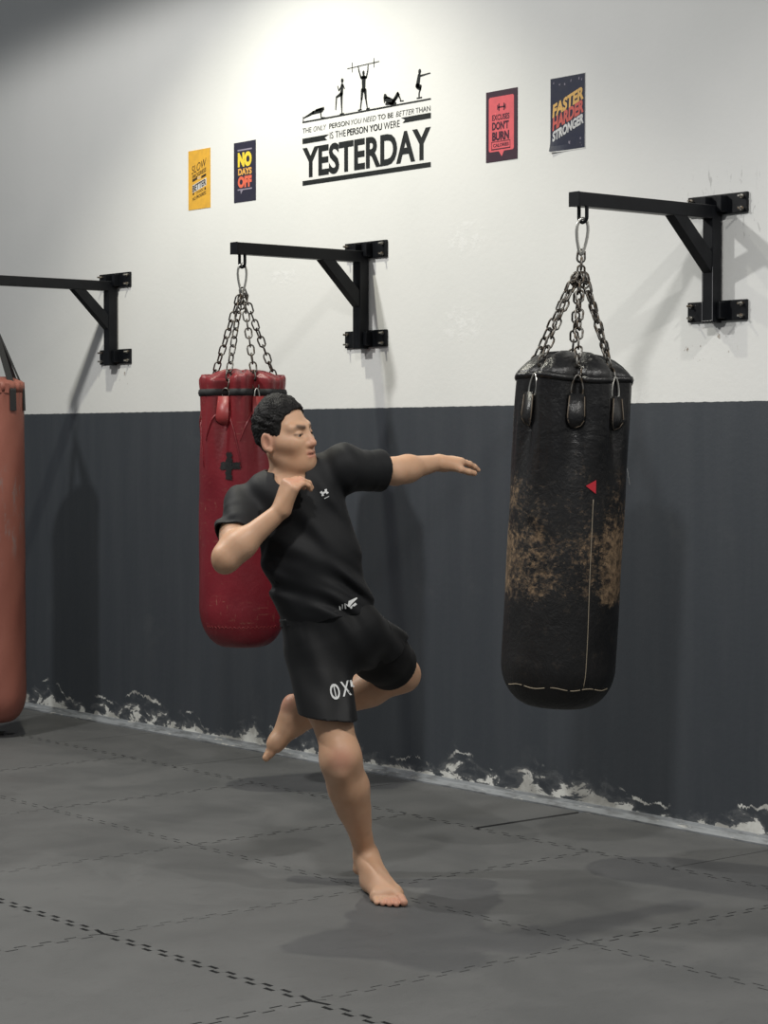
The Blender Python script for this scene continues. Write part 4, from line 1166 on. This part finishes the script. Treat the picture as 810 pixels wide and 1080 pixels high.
tf = Field((-.15, -.12, .5), (.25, .48, 1.0), VOX); B = tf.add
endL = hipL + (kneeL - hipL) * .80
B(cap(hipL, hipL + (kneeL - hipL) * .5, .097, .094), .04); B(cap(hipL + (kneeL - hipL) * .5, endL + (kneeL - hipL) * .1, .094, .088), .03)
sl, P = tf.block(tf.lo, tf.lo + 3); outer = tf.d.copy()
cut = np.maximum(plane(P, endL, kneeL - hipL), plane(P, hipL + (kneeL - hipL) * .18, hipL - kneeL))
tf.d = np.maximum(np.maximum(outer, -(outer + .008)), cut).astype(np.float32)
V, F = tf.mesh(); field_obj('compression_tights', V, F, M['tights'], person)

# --- marks on the clothes, laid on the cloth
m = mat('print_white', (.72, .73, .72), .55); M['print'] = m
def lay_on(name, verts2, faces, target, centre, rot, scale, material=None, lift=.0026):
    """verts2 in (right, up) units are laid on the cloth around a point given in the photograph"""
    me = target.data; bvh = BVHTree.FromPolygons([v.co for v in me.vertices], [p.vertices for p in me.polygons])
    c, s_ = math.cos(rot), math.sin(rot); out = []
    o = Vector(J(centre[0], centre[1], 6.0)); o2 = Vector(J(centre[0], centre[1], 7.0)); dr = (o2 - o).normalized()
    for a, b in verts2:
        a, b = a * scale, b * scale
        src = o + Vector((a * c - b * s_, 0, a * s_ + b * c)); hit = bvh.ray_cast(src, dr)
        q = hit[0] if hit[0] is not None else o + dr * 0.9 + Vector((a * c - b * s_, 0, a * s_ + b * c))
        out.append(q - dr * lift)
    return obj(name, ([tuple(v) for v in out], faces), material or M['print'], target)
def strip2(pts, wd):
    """thick 2D polyline as quads"""
    vs, fs = [], []
    pts = [np.array(p, float) for p in pts]
    for i, p in enumerate(pts):
        d = pts[min(i + 1, len(pts) - 1)] - pts[max(i - 1, 0)]; d /= np.linalg.norm(d); n_ = np.array((-d[1], d[0]))
        wv = wd[i] if isinstance(wd, (list, tuple)) else wd
        vs += [tuple(p + n_ * wv), tuple(p - n_ * wv)]
    for i in range(len(pts) - 1): fs.append((2 * i, 2 * i + 1, 2 * i + 3, 2 * i + 2))
    return vs, fs
def join2(parts):
    V_, F_ = [], []
    for v, f in parts:
        n_ = len(V_); V_ += v; F_ += [tuple(i + n_ for i in q) for q in f]
    return V_, F_
# interlocked arcs with a short line below, on the chest
u_ = [(.52 * math.cos(a), .50 - .56 * math.sin(a)) for a in np.linspace(math.pi * .02, math.pi * .98, 13)]
n_ = [(x_, -y_) for x_, y_ in u_]
wds = [.24, .23, .21, .18, .15, .13, .12, .13, .15, .18, .21, .23, .24]
v, f_ = join2([strip2(u_, wds), strip2(n_, wds), strip2([(-.5, -1.05), (.5, -1.05)], .06)])
lay_on('chest_emblem', v, f_, shirt_o, (342, 519.5), math.radians(27), .0165)
v, f_ = join2([strip2([(-1.0, -.20), (-.86, .24), (-.72, -.1), (-.55, .3)], .07), strip2([(-.45, -.22), (-.30, .26), (-.12, .0)], .07), strip2([(-.1, -.15), (.2, .16), (1.0, .30)], [.10, .20, .06]), strip2([(0, -.34), (.7, -.16)], [.10, .12])])
lay_on('hip_emblem', v, f_, shirt_o, (368, 638), math.radians(24), .033)
tv, tf_ = text_geo('O', .012); tv2, tf2 = text_geo('X', .012)
v, f_ = join2([([(a * .9 - 1.05, b * 1.5 - .75) for a, b in tv.tolist()], tf_), ([(a * .85 + .02, b * 1.4 - .62) for a, b in tv2.tolist()], tf2),
               strip2([(-.60, -.5), (-.60, .55)], .05), strip2([(1.05, .75), (1.05, .15), (1.25, .15)], .10)])
lay_on('leg_lettering', v, f_, shorts_o, (360, 728), math.radians(12), .034)
